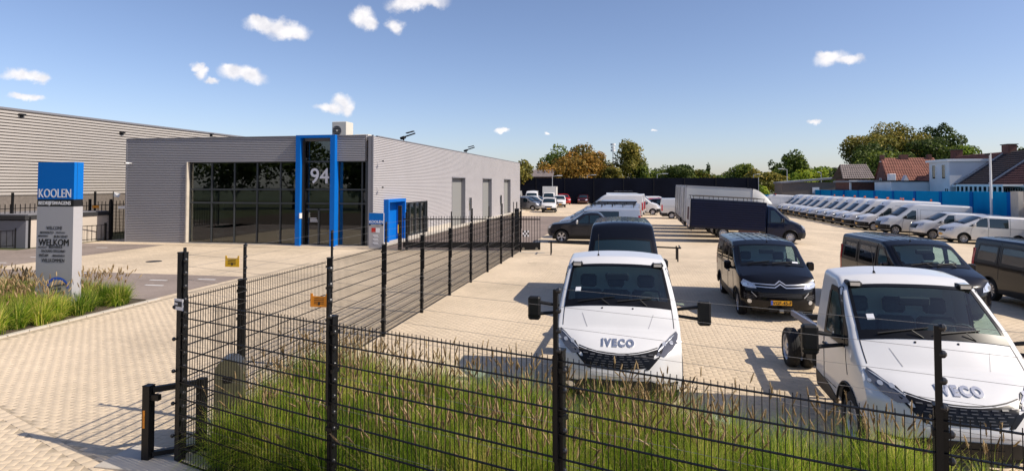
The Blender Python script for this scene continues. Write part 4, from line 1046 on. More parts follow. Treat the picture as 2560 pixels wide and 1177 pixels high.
# sliding gate
gt = empty('sliding_gate', (-11.9, 31.05, 0), radians(9.5), label='black sliding gate of upright bars across the yard entrance', cat='gate')
LG = 6.15+1.15
m = M(); m.box(0, LG, -.05, .05, .12, .42, 'fence'); m.build('bottom_beam', gt)
m = M(); m.box(0, LG, -.03, .03, 1.60, 1.66, 'fence'); m.build('top_rail', gt)
bar = M().box(-.013, .013, -.013, .013, .42, 1.80, 'fence').mesh('bar')
nb = int(LG/.145)
for i in range(nb+1): inst('bar', bar, gt, (.02+i*(LG-.04)/nb, 0, 0))
m = M(); m.box(-.09, .09, -.09, .09, 0, 2.35, 'fence'); m.box(.3, .42, -.08, .08, 0, 2.0, 'fence'); m.box(-.095, -.06, -.11, -.095, .9, 1.35, 'yellow'); o = m.build('guide_post', gt); o.location = (-.15, -.1, 0)
m = M(); m.box(-.12, .12, -.12, .12, 0, 2.2, 'fence'); m.box(-.03, .03, -.13, -.1, 1.4, 2.55, 'fence'); o = m.build('guide_post', gt); o.location = (6.05, .12, 0)
m = M(); m.box(6.2, 7.3, -.06, .06, .03, .12, 'fence'); m.tube((6.4, -.07, .09), (6.4, .07, .09), .07, 'stainless', 12); m.tube((7.1, -.07, .09), (7.1, .07, .09), .07, 'stainless', 12); m.build('roller', gt)
m = M()
for i in range(4):
    for j in range(3):
        m.box(6.36+i*.085, 6.44+i*.085, -.04, -.035, .72+j*.11, .82+j*.11, 'signwhite' if (i+j) % 2 else 'ink')
m.build('checker_plate', gt)
sheet('gate_track', [(-12.3, -4.3, 30.95, 31.25)], 'concrete', .009)
# hitch rail behind the white cab
hr = empty('parking_rail', (-4.0, 30.25, 0), label='low black steel rail on posts across the yard behind the tall black van', cat='rail')
A_, B_ = Vector((0, 0, .62)), Vector((6.2, -1.6, .62))
m = M(); m.tube(A_, B_, .035, 'fence'); m.tube(A_+Vector((-.1, .9, -.05)), A_, .03, 'fence'); m.tube(B_+Vector((0, 1.1, 0)), B_, .03, 'fence'); m.build('rail', hr)
for t, dx, dy in ((.02, 0, 0), (.02, -.08, .8), (.5, 0, 0), (.98, 0, 0), (.98, 0, .9)):
    p = A_.lerp(B_, t); m = M(); m.tube((p.x+dx, p.y+dy, 0), (p.x+dx, p.y+dy, .62), .032, 'fence'); m.build('post', hr)
# far left: low white wall, picket fence, mesh gate, black bar fence in front of the warehouse
lw = empty('dock_wall', (-32.4, 28.1, 0), label='low cream wall with a dark coping left of the showroom', cat='wall')
m = M(); m.box(-.2, 0, 0, 5.4, 0, 1.55, 'cream'); m.box(-5, 0, -.2, 0, 0, 1.5, 'trimgrey'); m.build('wall', lw)
m = M(); m.box(-6, .05, -.3, 5.5, 1.55, 1.78, 'gutter'); m.box(-5.8, -.1, 0, 5.3, 1.78, 1.82, 'trimgrey'); m.box(-.04, .06, -.06, .04, 0, 1.7, 'fence'); m.build('coping', lw)
def bars(name, A, B, h, n, posts, label, zr=(.15,), r=.012, ph=None, pick=.08):
    r0 = empty(name, A, label=label, cat='fence'); d = Vector(B)-Vector(A); L = d.length; a = atan2(d.y, d.x); r0.rotation_euler = (0, 0, a)
    bm_ = M().box(-r, r, -r, r, .08, h, 'fence').mesh('bar')
    for i in range(n+1): inst('bar', bm_, r0, (L*i/n, 0, 0))
    m = M()
    for z in (*zr, h-pick): m.box(0, L, -.02, .02, z-.02, z+.02, 'fence')
    m.build('rail', r0)
    pm_ = M().box(-.05, .05, -.05, .05, 0, ph or h+.1, 'fence').mesh('post')
    for i in range(posts+1): inst('post', pm_, r0, (L*i/posts, .03, 0))
    return r0
bars('picket_fence', (-33.6, 25.6, 0), (-31.9, 32.6, 0), 1.0, 26, 3, 'low black bar fence on the pavement edge before the cream wall', pick=.03)
bars('bar_fence', (-34.6, 18, 0), (-34.6, 62, 0), 2.35, 150, 8, 'long black bar fence running along the foot of the warehouse', ph=3.0, r=.016, pick=.25)
mg = empty('mesh_gate', (-31.1, 33.2, 0), label='black mesh gate with three posts at the showroom\'s far left corner', cat='gate')
pg = M().box(-.06, .06, -.06, .06, 0, 2.55, 'fence').mesh('post')
for x in (-2.6, -1.05, 1.15): inst('post', pg, mg, (x, 0, 0))
m = M()
for i in range(18): m.box(-2.6+i*.21, -2.59+i*.21, -.006, .006, .05, 2.2, 'fence')
for j in range(11): m.box(-2.6, 1.15, -.007, .007, .05+j*.21, .065+j*.21, 'fence')
m.build('mesh_panel', mg)
m = M(); m.box(-2.4, -1.9, -.03, -.02, 1.98, 2.14, 'orange'); m.build('warning_plate', mg)
m = M(); m.box(-.5, .9, -.03, -.01, 1.95, 2.12, 'camwhite'); m.build('white_plate', mg)
m = M(); m.box(-38, -31.5, 41, 41.3, 0, 2.0, 'cream'); m.build('yard_wall', label='cream loading yard wall beyond the mesh gate left of the showroom', cat='wall')
r = empty('flag', (-34.2, 35.5, 0), label='small white flag on a dark pole in front of the warehouse base', cat='flag'); m = M(); m.tube((0, 0, 0), (0, 0, 3.0), .03, 'fence'); m.build('pole', r)
m = M(); m.add([(0, 0, 2.95), (.45, .1, 2.85), (.42, .0, 2.6), (0, 0, 2.65)], [[0, 1, 2, 3]], 'camwhite'); m.add([(0, .012, 2.95), (.45, .112, 2.85), (.42, .012, 2.6), (0, .012, 2.65)], [[3, 2, 1, 0]], 'camwhite'); m.build('cloth', r)
# dark netting fence at the far end of the yard
nf = empty('netting_fence', (-22, 110, 0), label='long dark navy screen fence closing the far end of the yard', cat='fence')
x = -22
while x < 21.2:
    x1 = min(x+5.2, 21.3); m = M(); m.box(x+22+.04, x1+22-.04, -.03, .03, gz(x)-.1, 4.55, 'net'); m.build('screen_panel', nf)
    m = M(); m.box(x+22-.05, x+22+.05, -.07, .07, gz(x)-.2, 4.6, 'plastic'); m.build('post', nf); x += 5.2
m = M(); m.box(43.25, 43.35, -.07, .07, -1, 4.6, 'lampmetal'); m.build('post', nf)
bwl = empty('blue_wall', (28, 52.5, 0), label='long blue painted wall behind the row of white vans', cat='wall')
y = 52.5
while y < 109:
    y1 = min(y+5.2, 110); z = 2.88-.34*(y-52)/57; m = M(); m.box(0, .18, y-52.5+.25, y1-52.5-.25, -.85, z, 'bluewall'); m.build('wall_panel', bwl)
    m = M(); m.box(-.05, .22, y-52.5-.25, y-52.5+.25, -.85, z+.01, 'bluedark'); m.build('pilaster', bwl); y += 5.2
m = M(); m.box(-.05, .3, -1.2, -.25, -.85, 2.95, 'concrete'); m.build('end_pier', bwl)
bb = empty('blue_wall', (21.3, 110.2, 0), label='lower blue wall section between the dark screen and the white vans', cat='wall')
m = M(); m.box(.1, 6.7, 0, .2, -1, 1.72, 'bluewall'); m.build('wall_panel', bb)
for x in (.1, 2.6, 5.1): m = M(); m.box(x-.12, x+.12, -.06, 0, -1, 1.74, 'bluedark'); m.build('pilaster', bb)
m = M(); m.box(28.6, 34, 43, 53.2, -.8, 2.1, 'concrete')
for i in range(8): m.box(28.5, 28.6, 43.2, 53.1, -.7+i*.35, -.45+i*.35, 'concrete')
m.build('block_store', label='grey concrete block store beyond the right end of the blue wall', cat='store')

# ------------------------------------------------------------------ grass
def grass(name, poly_fn, n_tuft, xr, yr, blades, hgt, label, k=1.0, heads=5, dry=0., headh=1.0, wide=.0035):
    rng = np.random.default_rng(5 if name[0] == 't' else 11)
    C_ = []
    while len(C_) < n_tuft:
        x, y = rng.uniform(*xr), rng.uniform(*yr)
        if poly_fn(x, y): C_.append((x, y, gz(x)))
    C_ = np.array(C_); N = n_tuft*blades
    ti = np.repeat(np.arange(n_tuft), blades); az = rng.uniform(0, 2*pi, N); lean = np.abs(rng.normal(0, .55, N)); ln = hgt*rng.uniform(.5, 1.15, N)*np.repeat(rng.uniform(.75, 1.15, n_tuft), blades)
    r0 = rng.uniform(0, .13, N)*np.sqrt(rng.uniform(0, 1, N)); base = C_[ti]+np.stack([r0*np.cos(az), r0*np.sin(az), np.zeros(N)], 1)
    base[:, :2] += rng.normal(0, .035, (N, 2))
    dirh = np.stack([np.cos(az), np.sin(az), np.zeros(N)], 1); side = np.stack([-np.sin(az+.6), np.cos(az+.6), np.zeros(N)], 1)
    segs = 4; pts = []; p = base.copy(); ang = lean*.5
    for s_ in range(segs+1):
        wd = wide*np.array([1.0, 1.0, .85, .55, .08])[s_]*k
        pts.append(p-side*wd); pts.append(p+side*wd)
        if s_ < segs:
            st = ln/segs; p = p+dirh*(np.sin(ang)*st)[:, None]+np.array([0, 0, 1])*(np.cos(ang)*st)[:, None]; ang = np.minimum(ang+lean*.75*(s_+1)*.5, 2.0)
    V = np.stack(pts, 1); idx = []
    for s_ in range(segs): idx.append([2*s_, 2*s_+1, 2*s_+3, 2*s_+2])
    Fq_ = (np.array(idx)[None]+(np.arange(N)*(2*segs+2))[:, None, None]).reshape(-1, 4)
    tt = np.repeat(rng.uniform(0, .5, n_tuft), blades); tone = np.clip(tt+rng.normal(.08, .18, N)+(rng.uniform(0, 1, N) < .04+dry)*.55, 0, 1)
    tuft_dry = np.repeat(rng.uniform(0, 1, n_tuft) < dry, blades); tone = np.where(tuft_dry, np.clip(tone+.45, 0, 1), tone)
    tone = np.repeat(tone, segs)
    o = bpy.data.objects.new(name, np_mesh(name, V.reshape(-1, 3), Fq_, [MT['blade']], tone)); COL.objects.link(o)
    tag(o, label=label[0], kind='stuff', cat='grass')
    # seed heads on thin stems
    cnt = rng.poisson(np.where(rng.uniform(size=n_tuft) < .45, heads*1.7, heads*.35)); ti = np.repeat(np.arange(n_tuft), cnt); H = len(ti); Vs = []; Fs = []; Ts = []; nb = 0
    for h in range(H):
        c = C_[ti[h]]; a = rng.uniform(0, 2*pi); le = abs(rng.normal(0, .20))+.03; L_ = headh*rng.uniform(.72, 1.12); b0 = Vector((c[0]+rng.normal(0, .06), c[1]+rng.normal(0, .06), c[2]))
        dh = Vector((cos(a), sin(a), 0)); up = Vector((0, 0, 1)); p1 = b0+dh*L_*sin(le)*.5+up*L_*.55; p2 = b0+dh*L_*sin(le)*1.2+up*L_*cos(le); ax = (p2-p1).normalized(); ax = (ax+dh*rng.uniform(0, .35)).normalized()
        sd = ax.orthogonal().normalized(); s2 = ax.cross(sd); hl = rng.uniform(.11, .17); hr = rng.uniform(.009, .0145)*k
        P = [b0-sd*.0014, b0+sd*.0014, p1-sd*.0014, p1+sd*.0014, p2-sd*.0012, p2+sd*.0012]; Q = [[0, 1, 3, 2], [2, 3, 5, 4]]; tn = [.35, .35]; tone0 = rng.uniform(.1, .9)
        for j, (t, rr) in enumerate(((0, .35), (.2, 1), (.6, .95), (.88, .6), (1, .1))):
            for i in range(5): an = 2*pi*i/5+j*.5; P.append(p2+ax*hl*t+(sd*cos(an)+s2*sin(an))*hr*rr*.8)
        for j in range(4):
            for i in range(5): Q.append([6+5*j+i, 6+5*j+(i+1) % 5, 6+5*j+5+(i+1) % 5, 6+5*j+5+i]); tn.append(tone0)
        for i in range(14):
            t = rng.uniform(.02, .95); an = rng.uniform(0, 2*pi); rd = sd*cos(an)+s2*sin(an); q0 = p2+ax*hl*t+rd*hr*.4; q1 = q0+rd*hr*1.3+ax*.02; tw = ax.cross(rd)*.0022*k; b_ = len(P)
            P += [q0-tw, q0+tw, q1+tw*.3, q1-tw*.3]; Q.append([b_, b_+1, b_+2, b_+3]); tn.append(min(1, tone0+.25))
        Vs += [tuple(v) for v in P]; Fs += [[nb+i for i in q] for q in Q]; Ts += tn; nb += len(P)
    o = bpy.data.objects.new('seed_heads', np_mesh('seed_heads', np.array(Vs), np.array(Fs), [MT['head']], np.array(Ts))); COL.objects.link(o); tag(o, label=label[1], kind='stuff', cat='grass')
bedm = M(); bedm.add([(-5.45, bed_front(-5.45)-.35, .02), (5.8, bed_front(5.8)-.35, .02), (5.8, bed_back(5.8)+.1, .02), (-5.45, bed_back(-5.45)+.1, .02)], [[0, 1, 2, 3]], 'soil'); bedm.add([(-6.6, 5.9, .016), (-2, 3.0, .016), (9, 0, .016), (6, 3.5, .016), (-5.45, 6.9, .016)], [[0, 1, 2, 3, 4]], 'soil')
bedm.build('planting_bed', kind='structure')
grass('tall_grass', lambda x, y: bed_front(x)+.15 < y < bed_back(x)-.12 and not (x < -4.95 and 7.0 < y < 7.9) and in_view(x, y, 1.5), 430, (-5.3, 5.6), (2.5, 9.6), 330, .84,
      ('tall green ornamental grass filling the bed behind the front fence', 'brown fluffy seed heads standing above the grass behind the front fence'), heads=3, dry=.08, headh=1.02)
m = M(); m.add([(-40, 5.0, .02), (-14.22, 5.0, .02), (-14.22, 16.1, .02), (-40, 16.1, .02)], [[0, 1, 2, 3]], 'soil'); m.build('sign_bed', kind='structure')
def isl(x, y):
    p = Vector((x, y, 0)); z = (p-Vector((0, 0, CAMH))).dot(_f); q = (p-PL.location)
    l = Matrix.Rotation(-YAW, 3, 'Z') @ q
    return x < -14.35 and y < 15.9 and (p.dot(_r) > -.87*z-1) and not (-1.25 < l.x < .1 and -.12 < l.y < .4) and random.random() < (1 if y > 9 else .5)
grass('verge_grass', isl, 300, (-26, -14.3), (9.5, 15.9), 260, .62, ('clumps of green and straw coloured grass around the welcome sign', 'purple brown seed heads above the grass by the welcome sign'), k=1.7, heads=3, dry=.16, headh=.92, wide=.0038)

# ------------------------------------------------------------------ trees
def tree(px, top, hw, z, pal, label, base_h=None, cone=False, n=None, name='tree', leaf=.5, pos=None, H=None, low=.22, seed=None, cat='tree'):
    rng = np.random.default_rng(seed if seed is not None else int(px*7+top))
    if pos is None:
        p = at_depth(px, 460, z); x, y = p.x, p.y; H = CAMH+(460-top)/F0*z; R_ = hw/F0*z
    else: x, y = pos; R_ = hw/1.18
    R_ *= 1.18
    g0 = gz(x); H -= g0
    o = empty(name, (x, y, g0), label=label, cat=cat)
    m = M(); th = H*low+.8; tr = max(.10, H*.022); m.tube((0, 0, 0), (rng.uniform(-.2, .2), 0, th), tr, 'bark', 8, tr*.7)
    for i in range(6):
        a = rng.uniform(0, 2*pi); m.tube((0, 0, th*.8), (cos(a)*R_*.55, sin(a)*R_*.55, H*rng.uniform(.5, .8)), tr*.5, 'bark', 6, tr*.12)
    m.build('trunk', o)
    NL = 26 if not cone else 14; zc = H*(low+1)/2; zr = H*(1-low)/2
    n = int((n or min(13000, max(2500, 230*R_*zr))))
    cen = rng.normal(size=(NL, 3)); cen /= np.linalg.norm(cen, axis=1)[:, None]; cen *= rng.uniform(.25, .78, (NL, 1))
    rad = rng.uniform(.24, .42, NL)
    if cone: cen[:, :2] *= .25; rad = rng.uniform(.25, .5, NL)
    li = rng.integers(0, NL, n); d = rng.normal(size=(n, 3)); d /= np.linalg.norm(d, axis=1)[:, None]; d[:, 2] = np.where(rng.uniform(size=n) < .35, np.abs(d[:, 2]), d[:, 2])
    P = cen[li]+d*rad[li][:, None]*rng.uniform(.72, 1.12, (n, 1))
    P = P*np.array([R_, R_, zr])+np.array([0, 0, zc]); P[:, 2] = np.maximum(P[:, 2], H*low*.5+rng.uniform(0, .6, n))
    nn = d+rng.normal(0, .6, (n, 3)); nn /= np.linalg.norm(nn, axis=1)[:, None]
    t1 = np.cross(nn, rng.normal(size=(n, 3))); t1 /= np.linalg.norm(t1, axis=1)[:, None]; t2 = np.cross(nn, t1)
    sz = leaf*rng.uniform(.55, 1.25, (n, 1))*(.55 if z < 60 and pos is None else 1); a_ = t1*sz*.5; b_ = t2*sz*.36; bend = nn*sz*.16
    V = np.stack([P-a_-b_*.6, P-b_+bend, P+a_*1.1, P+b_*1.0+bend*.5], 1).reshape(-1, 3)
    Fq_ = np.arange(n*4).reshape(-1, 4)
    tone = np.clip(rng.uniform(.1, .7, NL)[li]+rng.normal(0, .2, n), 0, 1)
    c = bpy.data.objects.new('crown', np_mesh('crown', V, Fq_, [LEAF[pal]], tone)); COL.objects.link(c); c.parent = o
    return o
TREES = [
 (1283, 388, 50, 112, 'olive', 'rounded olive green tree showing over the far end of the showroom roof'),
 (1395, 368, 42, 138, 'green', 'green tree at the left edge of the orange autumn trees'),
 (1368, 402, 28, 134, 'mixed', 'small reddish green tree just right of the showroom roof end'),
 (1445, 366, 50, 135, 'mixed', 'green and orange tree above the dark screen fence'),
 (1482, 364, 55, 130, 'orange', 'broad orange autumn tree above the dark screen fence'),
 (1530, 400, 34, 128, 'olive', 'lower olive tree between the orange tree and the tall round tree'),
 (1570, 350, 43, 132, 'olive', 'tall round green tree beside the communication mast'),
 (1640, 416, 34, 150, 'green', 'low rounded tree right of the tall round green tree'),
 (1700, 408, 46, 145, 'dark', 'wide dark green tree above the middle of the screen fence'),
 (1752, 420, 30, 150, 'olive', 'small olive tree left of the thin pointed tree'),
 (1826, 424, 26, 160, 'olive', 'faint small tree between the pointed tree and the wide far tree'),
 (1862, 407, 42, 150, 'green', 'wide green tree above the right end of the screen fence'),
 (1918, 414, 42, 118, 'olive', 'yellowish conifer like tree at the right end of the screen fence'),
 (1940, 396, 26, 150, 'dark', 'grey green tree behind the yellowish one at the fence end'),
 (1992, 376, 40, 135, 'green', 'tall green tree over the brown flat roofed shed'),
 (2060, 404, 46, 130, 'lime', 'bright green bushy tree over the end of the brown shed'),
 (2015, 424, 40, 128, 'lime', 'low bright green tree directly above the brown shed'),
 (2140, 396, 50, 120, 'dark', 'dark tree left below the large trees behind the houses'),
 (2170, 325, 62, 132, 'olive', 'large pale olive tree forming the left flank of the big group'),
 (2232, 306, 58, 136, 'olive', 'large olive tree forming the left summit of the big group'),
 (2215, 372, 72, 122, 'green', 'broad green tree behind the terracotta roofed house'),
 (2290, 312, 50, 132, 'olive', 'olive tree in the middle of the big group'),
 (2352, 302, 52, 134, 'dark', 'dark tree at the right summit of the big group behind the houses'),
 (2330, 345, 62, 126, 'dark', 'dark green tree behind the terracotta house chimney'),
 (2392, 345, 52, 124, 'green', 'sunlit green tree above the white dormer'),
 (2420, 372, 44, 120, 'lime', 'lower bright tree at the right end of the big group'),
 (1655, 424, 40, 155, 'olive', 'low far tree between the round tree and the wide dark tree'),
 (1795, 428, 32, 160, 'green', 'low far tree just right of the thin pointed tree'),
 (1838, 422, 30, 158, 'dark', 'small dark far tree left of the wide green one'),
 (1890, 416, 30, 140, 'olive', 'olive tree right behind the wide green tree at the screen end'),
 (1960, 412, 34, 140, 'green', 'mid green tree between the fence end and the tall green tree'),
 (2085, 418, 40, 134, 'green', 'green tree between the brown shed and the big group'),
 (2035, 414, 34, 138, 'olive', 'olive tree right of the tall green tree over the shed'),
 (2110, 430, 40, 110, 'green', 'green bushes at the foot of the big group left of the grey roof'),
 (2270, 380, 60, 118, 'dark', 'dark crown directly behind the terracotta roof ridge'),
 (2185, 350, 50, 125, 'dark', 'dark middle crown in the big group above the grey outbuilding'),
 (1420, 395, 60, 128, 'orange', 'low orange tree in front of the autumn group'),
 (1345, 425, 25, 132, 'mixed', 'reddish bush at the far left of the autumn group'),
 (1605, 405, 25, 130, 'green', 'green tree at the right flank of the tall round tree'),
 (1730, 418, 40, 150, 'green', 'green far tree left of the thin pointed tree'),
 (2543, 358, 30, 90, 'dark', 'dark tree above the right hand roof at the picture edge'),
]
for px, top, hw, z, pal, lab in TREES: tree(px, top, hw, z, pal, lab)
tree(1771, 409, 8, 150, 'dark', 'thin pointed poplar above the screen fence', cone=True, n=600, name='poplar_tree')
tree(1905, 462, 26, 112, 'lime', 'low leafy bush right of the screen fence end', name='bush', cat='bush', n=900, low=.0)
tree(2045, 468, 16, 98, 'lime', 'small bush above the blue wall before the brown shed', name='bush', cat='bush', n=500, low=.0)
# trees and hedge across the road behind the photographer (seen mirrored in the glass front)
for i, (x, y, H_, R_) in enumerate([(-62, -8, 11, 5.5), (-55, -13, 9.5, 5), (-47, -15, 12, 6), (-38, -17, 10, 5), (-30, -14, 11, 5.5), (-22, -16, 9, 4.5), (-70, 0, 10, 5), (-13, -18, 11, 5.5)]):
    tree(0, 0, R_, 200, 'dark', ['first', 'second', 'third', 'fourth', 'fifth', 'sixth', 'seventh', 'eighth'][i]+' dark tree across the road opposite the showroom', pos=(x, y), H=H_, n=2200, leaf=.6, low=.12, seed=90+i)

# ------------------------------------------------------------------ mast, lamp posts, houses
r = empty('communication_mast', at_depth(1533, 460, 145)*1.0, label='thin communication mast with white drums between the autumn trees', cat='mast'); r.location.z = -1
m = M(); m.tube((0, 0, 0), (0, 0, 13.3), .16, 'lampmetal', 6, .1); m.build('pole', r)
for z_, w_ in ((13.6, .75), (12.9, .6), (12.2, .7)): m = M(); m.tube((0, 0, z_), (0, 0, z_+.45), w_*.8, 'camwhite', 10); m.build('antenna_drum', r)
LP = M().tube((0, 0, 0), (0, 0, 1), .07, 'lampmetal', 8, .05).mesh('pole')
def lamp(px, top, z, arm, label):
    p = at_depth(px, 460, z); g = gz(p.x); h = CAMH+(460-top)/F0*z-g; r = empty('street_lamp', (p.x, p.y, g), label=label, cat='street lamp', group='street lamps')
    o = inst('pole', LP, r); o.scale = (1, 1, h)
    if arm:
        m = M(); m.tube((0, 0, h), (arm, 0, h+.12), .045, 'lampmetal', 6); m.box(min(arm*.7, arm*1.5), max(arm*.7, arm*1.5), -.12, .12, h+.06, h+.18, 'camwhite', None, .02); m.build('lamp_head', r)
lamp(1381, 441, 104, 1.1, 'slim street lamp in front of the dark screen near the white box truck')
lamp(1468, 439, 114, 1.1, 'slim street lamp behind the dark screen below the orange tree')
lamp(1643, 436, 114, 1.3, 'slim street lamp behind the dark screen right of the round tree')
lamp(1884, 437, 116, .8, 'slim street lamp behind the right end of the dark screen')
lamp(1968, 424, 100, -.9, 'slim street lamp beyond the blue wall before the brown shed')
lamp(2053, 432, 104, -.4, 'slim street lamp at the right of the brown shed')
p = at_depth(2477, 460, 47.5); r = empty('light_mast', (p.x, p.y, -.75), label='tall white light mast at the right end of the blue wall', cat='mast'); m = M(); m.tube((0, 0, 0), (0, 0, 6.6), .10, 'camwhite', 10, .07); m.box(-.35, -.0, -.06, .06, 6.5, 6.6, 'plastic'); m.build('pole', r)
for i, px in enumerate((1448, 1514, 1546, 1551)):
    pass
def gable(m, x0, x1, y0, y1, ze, zr, k, axis='x', over=.3, th=.12):
    if axis == 'x':
        ym = (y0+y1)/2; A = [(x0-over, y0-over, ze), (x1+over, y0-over, ze), (x1+over, ym, zr), (x0-over, ym, zr)]; B = [(x0-over, y1+over, ze), (x1+over, y1+over, ze), (x1+over, ym, zr), (x0-over, ym, zr)]
    else:
        xm = (x0+x1)/2; A = [(x0-over, y0-over, ze), (x0-over, y1+over, ze), (xm, y1+over, zr), (xm, y0-over, zr)]; B = [(x1+over, y0-over, ze), (x1+over, y1+over, ze), (xm, y1+over, zr), (xm, y0-over, zr)]
    for Q in (A, B):
        n_ = len(Q); V = [*Q]+[(a, b, c-th) for a, b, c in Q]; m.add(V, [[0, 1, 2, 3], [7, 6, 5, 4], [0, 1, 5, 4], [1, 2, 6, 5], [2, 3, 7, 6], [3, 0, 4, 7]], k)
def tile_rows(m, P0, P1, P2, P3, k, nr=14):
    """courses of tiles as real overlapping strips: eave P0-P1, ridge P3-P2"""
    P0, P1, P2, P3 = map(Vector, (P0, P1, P2, P3)); nrm = (P1-P0).cross(P3-P0).normalized()
    if nrm.z < 0: nrm = -nrm
    for i in range(nr):
        a, b = i/nr, (i+1.08)/nr if i < nr-1 else 1; l0, l1, h0, h1 = P0.lerp(P3, a), P1.lerp(P2, a), P0.lerp(P3, b), P1.lerp(P2, b)
        N_ = max(2, int((l1-l0).length/.28)); V = []; Fc = []
        for j in range(N_*2+1):
            t = j/(N_*2); o = nrm*(.05+(.045 if j % 2 else 0)); V += [l0.lerp(l1, t)+o+nrm*.05, h0.lerp(h1, t)+o]
        for j in range(N_*2): Fc.append([2*j, 2*j+2, 2*j+3, 2*j+1])
        m.add(V, Fc, k)
def win(par, O, d, w, h, nw=2, name='window'):
    """window on a wall: O lower corner, d unit direction along wall, outward = d x up rotated"""
    O = Vector(O); d = Vector(d); n_ = Vector((d.y, -d.x, 0)); T = Matrix((d, n_*-1, Vector((0, 0, 1)))).transposed().to_4x4(); T.translation = O
    m = M(); m.box(-.06, w+.06, -.05, .04, -.06, 0, 'whiteframe', T); m.box(-.06, w+.06, -.05, .04, h, h+.06, 'whiteframe', T)
    for i in range(nw+1): m.box(i*w/nw-.05, i*w/nw+.05, -.05, .04, 0, h, 'whiteframe', T)
    f = bw(m, name, par)
    m = M(); m.box(0, w, -.02, .0, 0, h, 'glass', T); g_ = m.build('pane', f)
def house_parts(r, **k): pass
# terracotta house
hA = empty('house', (33, 88, -.8), label='house with a tiled terracotta roof and dark chimneys behind the blue wall', cat='house')
m = M(); m.box(31.9, 37.8, 85, 88.6, -.8, 4.0, 'red_brick'); V_ = [(31.9, 85, 4.0), (31.9, 88.6, 4.0), (31.9, 86.8, 6.7), (31.8, 85, 4.0), (31.8, 88.6, 4.0), (31.8, 86.8, 6.7)]; m.add(V_, [[0, 1, 2], [5, 4, 3], [0, 2, 5, 3], [1, 4, 5, 2]], 'red_brick')
bw(m, 'wall', hA)
m = M(); tile_rows(m, (31.7, 84.5, 3.9), (38.4, 84.5, 3.9), (37.9, 86.8, 6.8), (31.7, 86.8, 6.8), 'terracotta', 15); m.add([(31.7, 89.1, 3.9), (38.4, 89.1, 3.9), (37.9, 86.8, 6.8), (31.7, 86.8, 6.8)], [[0, 1, 2, 3]], 'terracotta')
tile_rows(m, (34.6, 83.2, 3.3), (38.4, 83.2, 3.3), (38.2, 85.0, 4.5), (35.2, 85.0, 4.5), 'terracotta', 8)
ro = bw(m, 'roof', hA)
for (x, w_) in ((31.75, .4), (34.0, .9), (37.2, .4)):
    m = M(); m.box(x, x+w_, 86.5, 87.1, 6.2, 7.25, 'red_brick'); m.box(x-.04, x+w_+.04, 86.4, 87.2, 6.35, 6.42, 'whiteframe'); m.build('chimney', ro).matrix_parent_inverse = Matrix()
m = M(); m.add([(33.0, 83.6, 3.6), (33.9, 83.6, 3.6), (33.45, 83.6, 4.6), (33.0, 84.4, 3.6), (33.9, 84.4, 3.6), (33.45, 84.4, 4.6)], [[0, 1, 2], [0, 2, 5, 3], [1, 4, 5, 2]], 'white_wall'); bw(m, 'gable', hA)
win(hA, (31.78, 87.2, 3.0), (0, -1, 0), .5, 1.2, 1)
hW = empty('garden_annex', (32, 80, -.8), label='plain white annex in front of the terracotta roofed house', cat='annex')
m = M(); m.box(30.0, 34.6, 79, 84, -.8, 3.75, 'white_wall'); bw(m, 'wall', hW); m = M(); m.box(29.9, 34.7, 78.9, 84.1, 3.75, 3.9, 'gutter'); bw(m, 'roof', hW)
m = M(); m.box(29.9, 30.6, 79.2, 79.9, 3.9, 4.7, 'white_wall', None, .05); m.build('chimney', hW).matrix_parent_inverse = Matrix.Translation(-hW.location)
hG = empty('brick_garage', (27.5, 83, -.8), label='flat roofed dark brick garage left of the white annex', cat='garage')
m = M(); m.box(28.6, 33, 88, 94, -.8, 3.7, 'red_brick'); m.box(28.4, 28.6, 87.9, 88.1, -.8, 3.7, 'whiteframe'); bw(m, 'wall', hG); m = M(); m.box(28.2, 33.1, 87.6, 94, 3.7, 3.95, 'trimgrey'); m.box(28.2, 33.1, 87.55, 87.6, 3.82, 3.98, 'whiteframe'); bw(m, 'roof', hG)
hN = empty('tiled_outbuilding', (29, 93, -.8), label='low outbuilding with a weathered grey tiled roof beside the terracotta house', cat='outbuilding')
m = M(); m.box(30, 33.4, 95, 99, -.8, 4.2, 'red_brick'); bw(m, 'wall', hN); m = M(); tile_rows(m, (29.6, 94.5, 4.2), (33.8, 94.5, 4.2), (33.6, 97, 6.3), (30.0, 97, 6.3), 'grey_tile', 8); m.add([(29.6, 99.5, 4.2), (33.8, 99.5, 4.2), (33.6, 97, 6.3), (30, 97, 6.3)], [[0, 1, 2, 3]], 'grey_tile'); bw(m, 'roof', hN)
# brown shed
hS = empty('brown_shed', (26, 103, -.8), label='long brown flat roofed shed under trees beyond the blue wall', cat='shed')
m = M(); m.box(23.2, 32.0, 102, 107, -.8, 3.75, 'brick_wh'); m.box(27.6, 28.6, 101.95, 102.02, 2.0, 3.0, 'whiteframe'); bw(m, 'wall', hS)
m = M(); m.add([(23, 101.8, 3.55), (32.2, 101.8, 4.35), (32.2, 107.2, 4.35), (23, 107.2, 3.55), (23, 101.8, 3.8), (32.2, 101.8, 4.6), (32.2, 107.2, 4.6), (23, 107.2, 3.8)], [[0, 1, 5, 4], [4, 5, 6, 7], [0, 4, 7, 3], [1, 2, 6, 5]], 'trimgrey'); bw(m, 'roof', hS)
# house behind the building end
hL = empty('house', (-19, 124, 0), label='grey roofed house peeping over the dark screen beside the showroom end', cat='house')
m = M(); m.box(-25, -15.5, 122, 128, 0, 5.0, 'red_brick'); m.box(-21.6, -20.2, 121.9, 122, 4.6, 5.3, 'whiteframe'); bw(m, 'wall', hL); m = M(); gable(m, -25, -15.5, 122, 128, 5.0, 6.4, 'grey_tile'); bw(m, 'roof', hL)
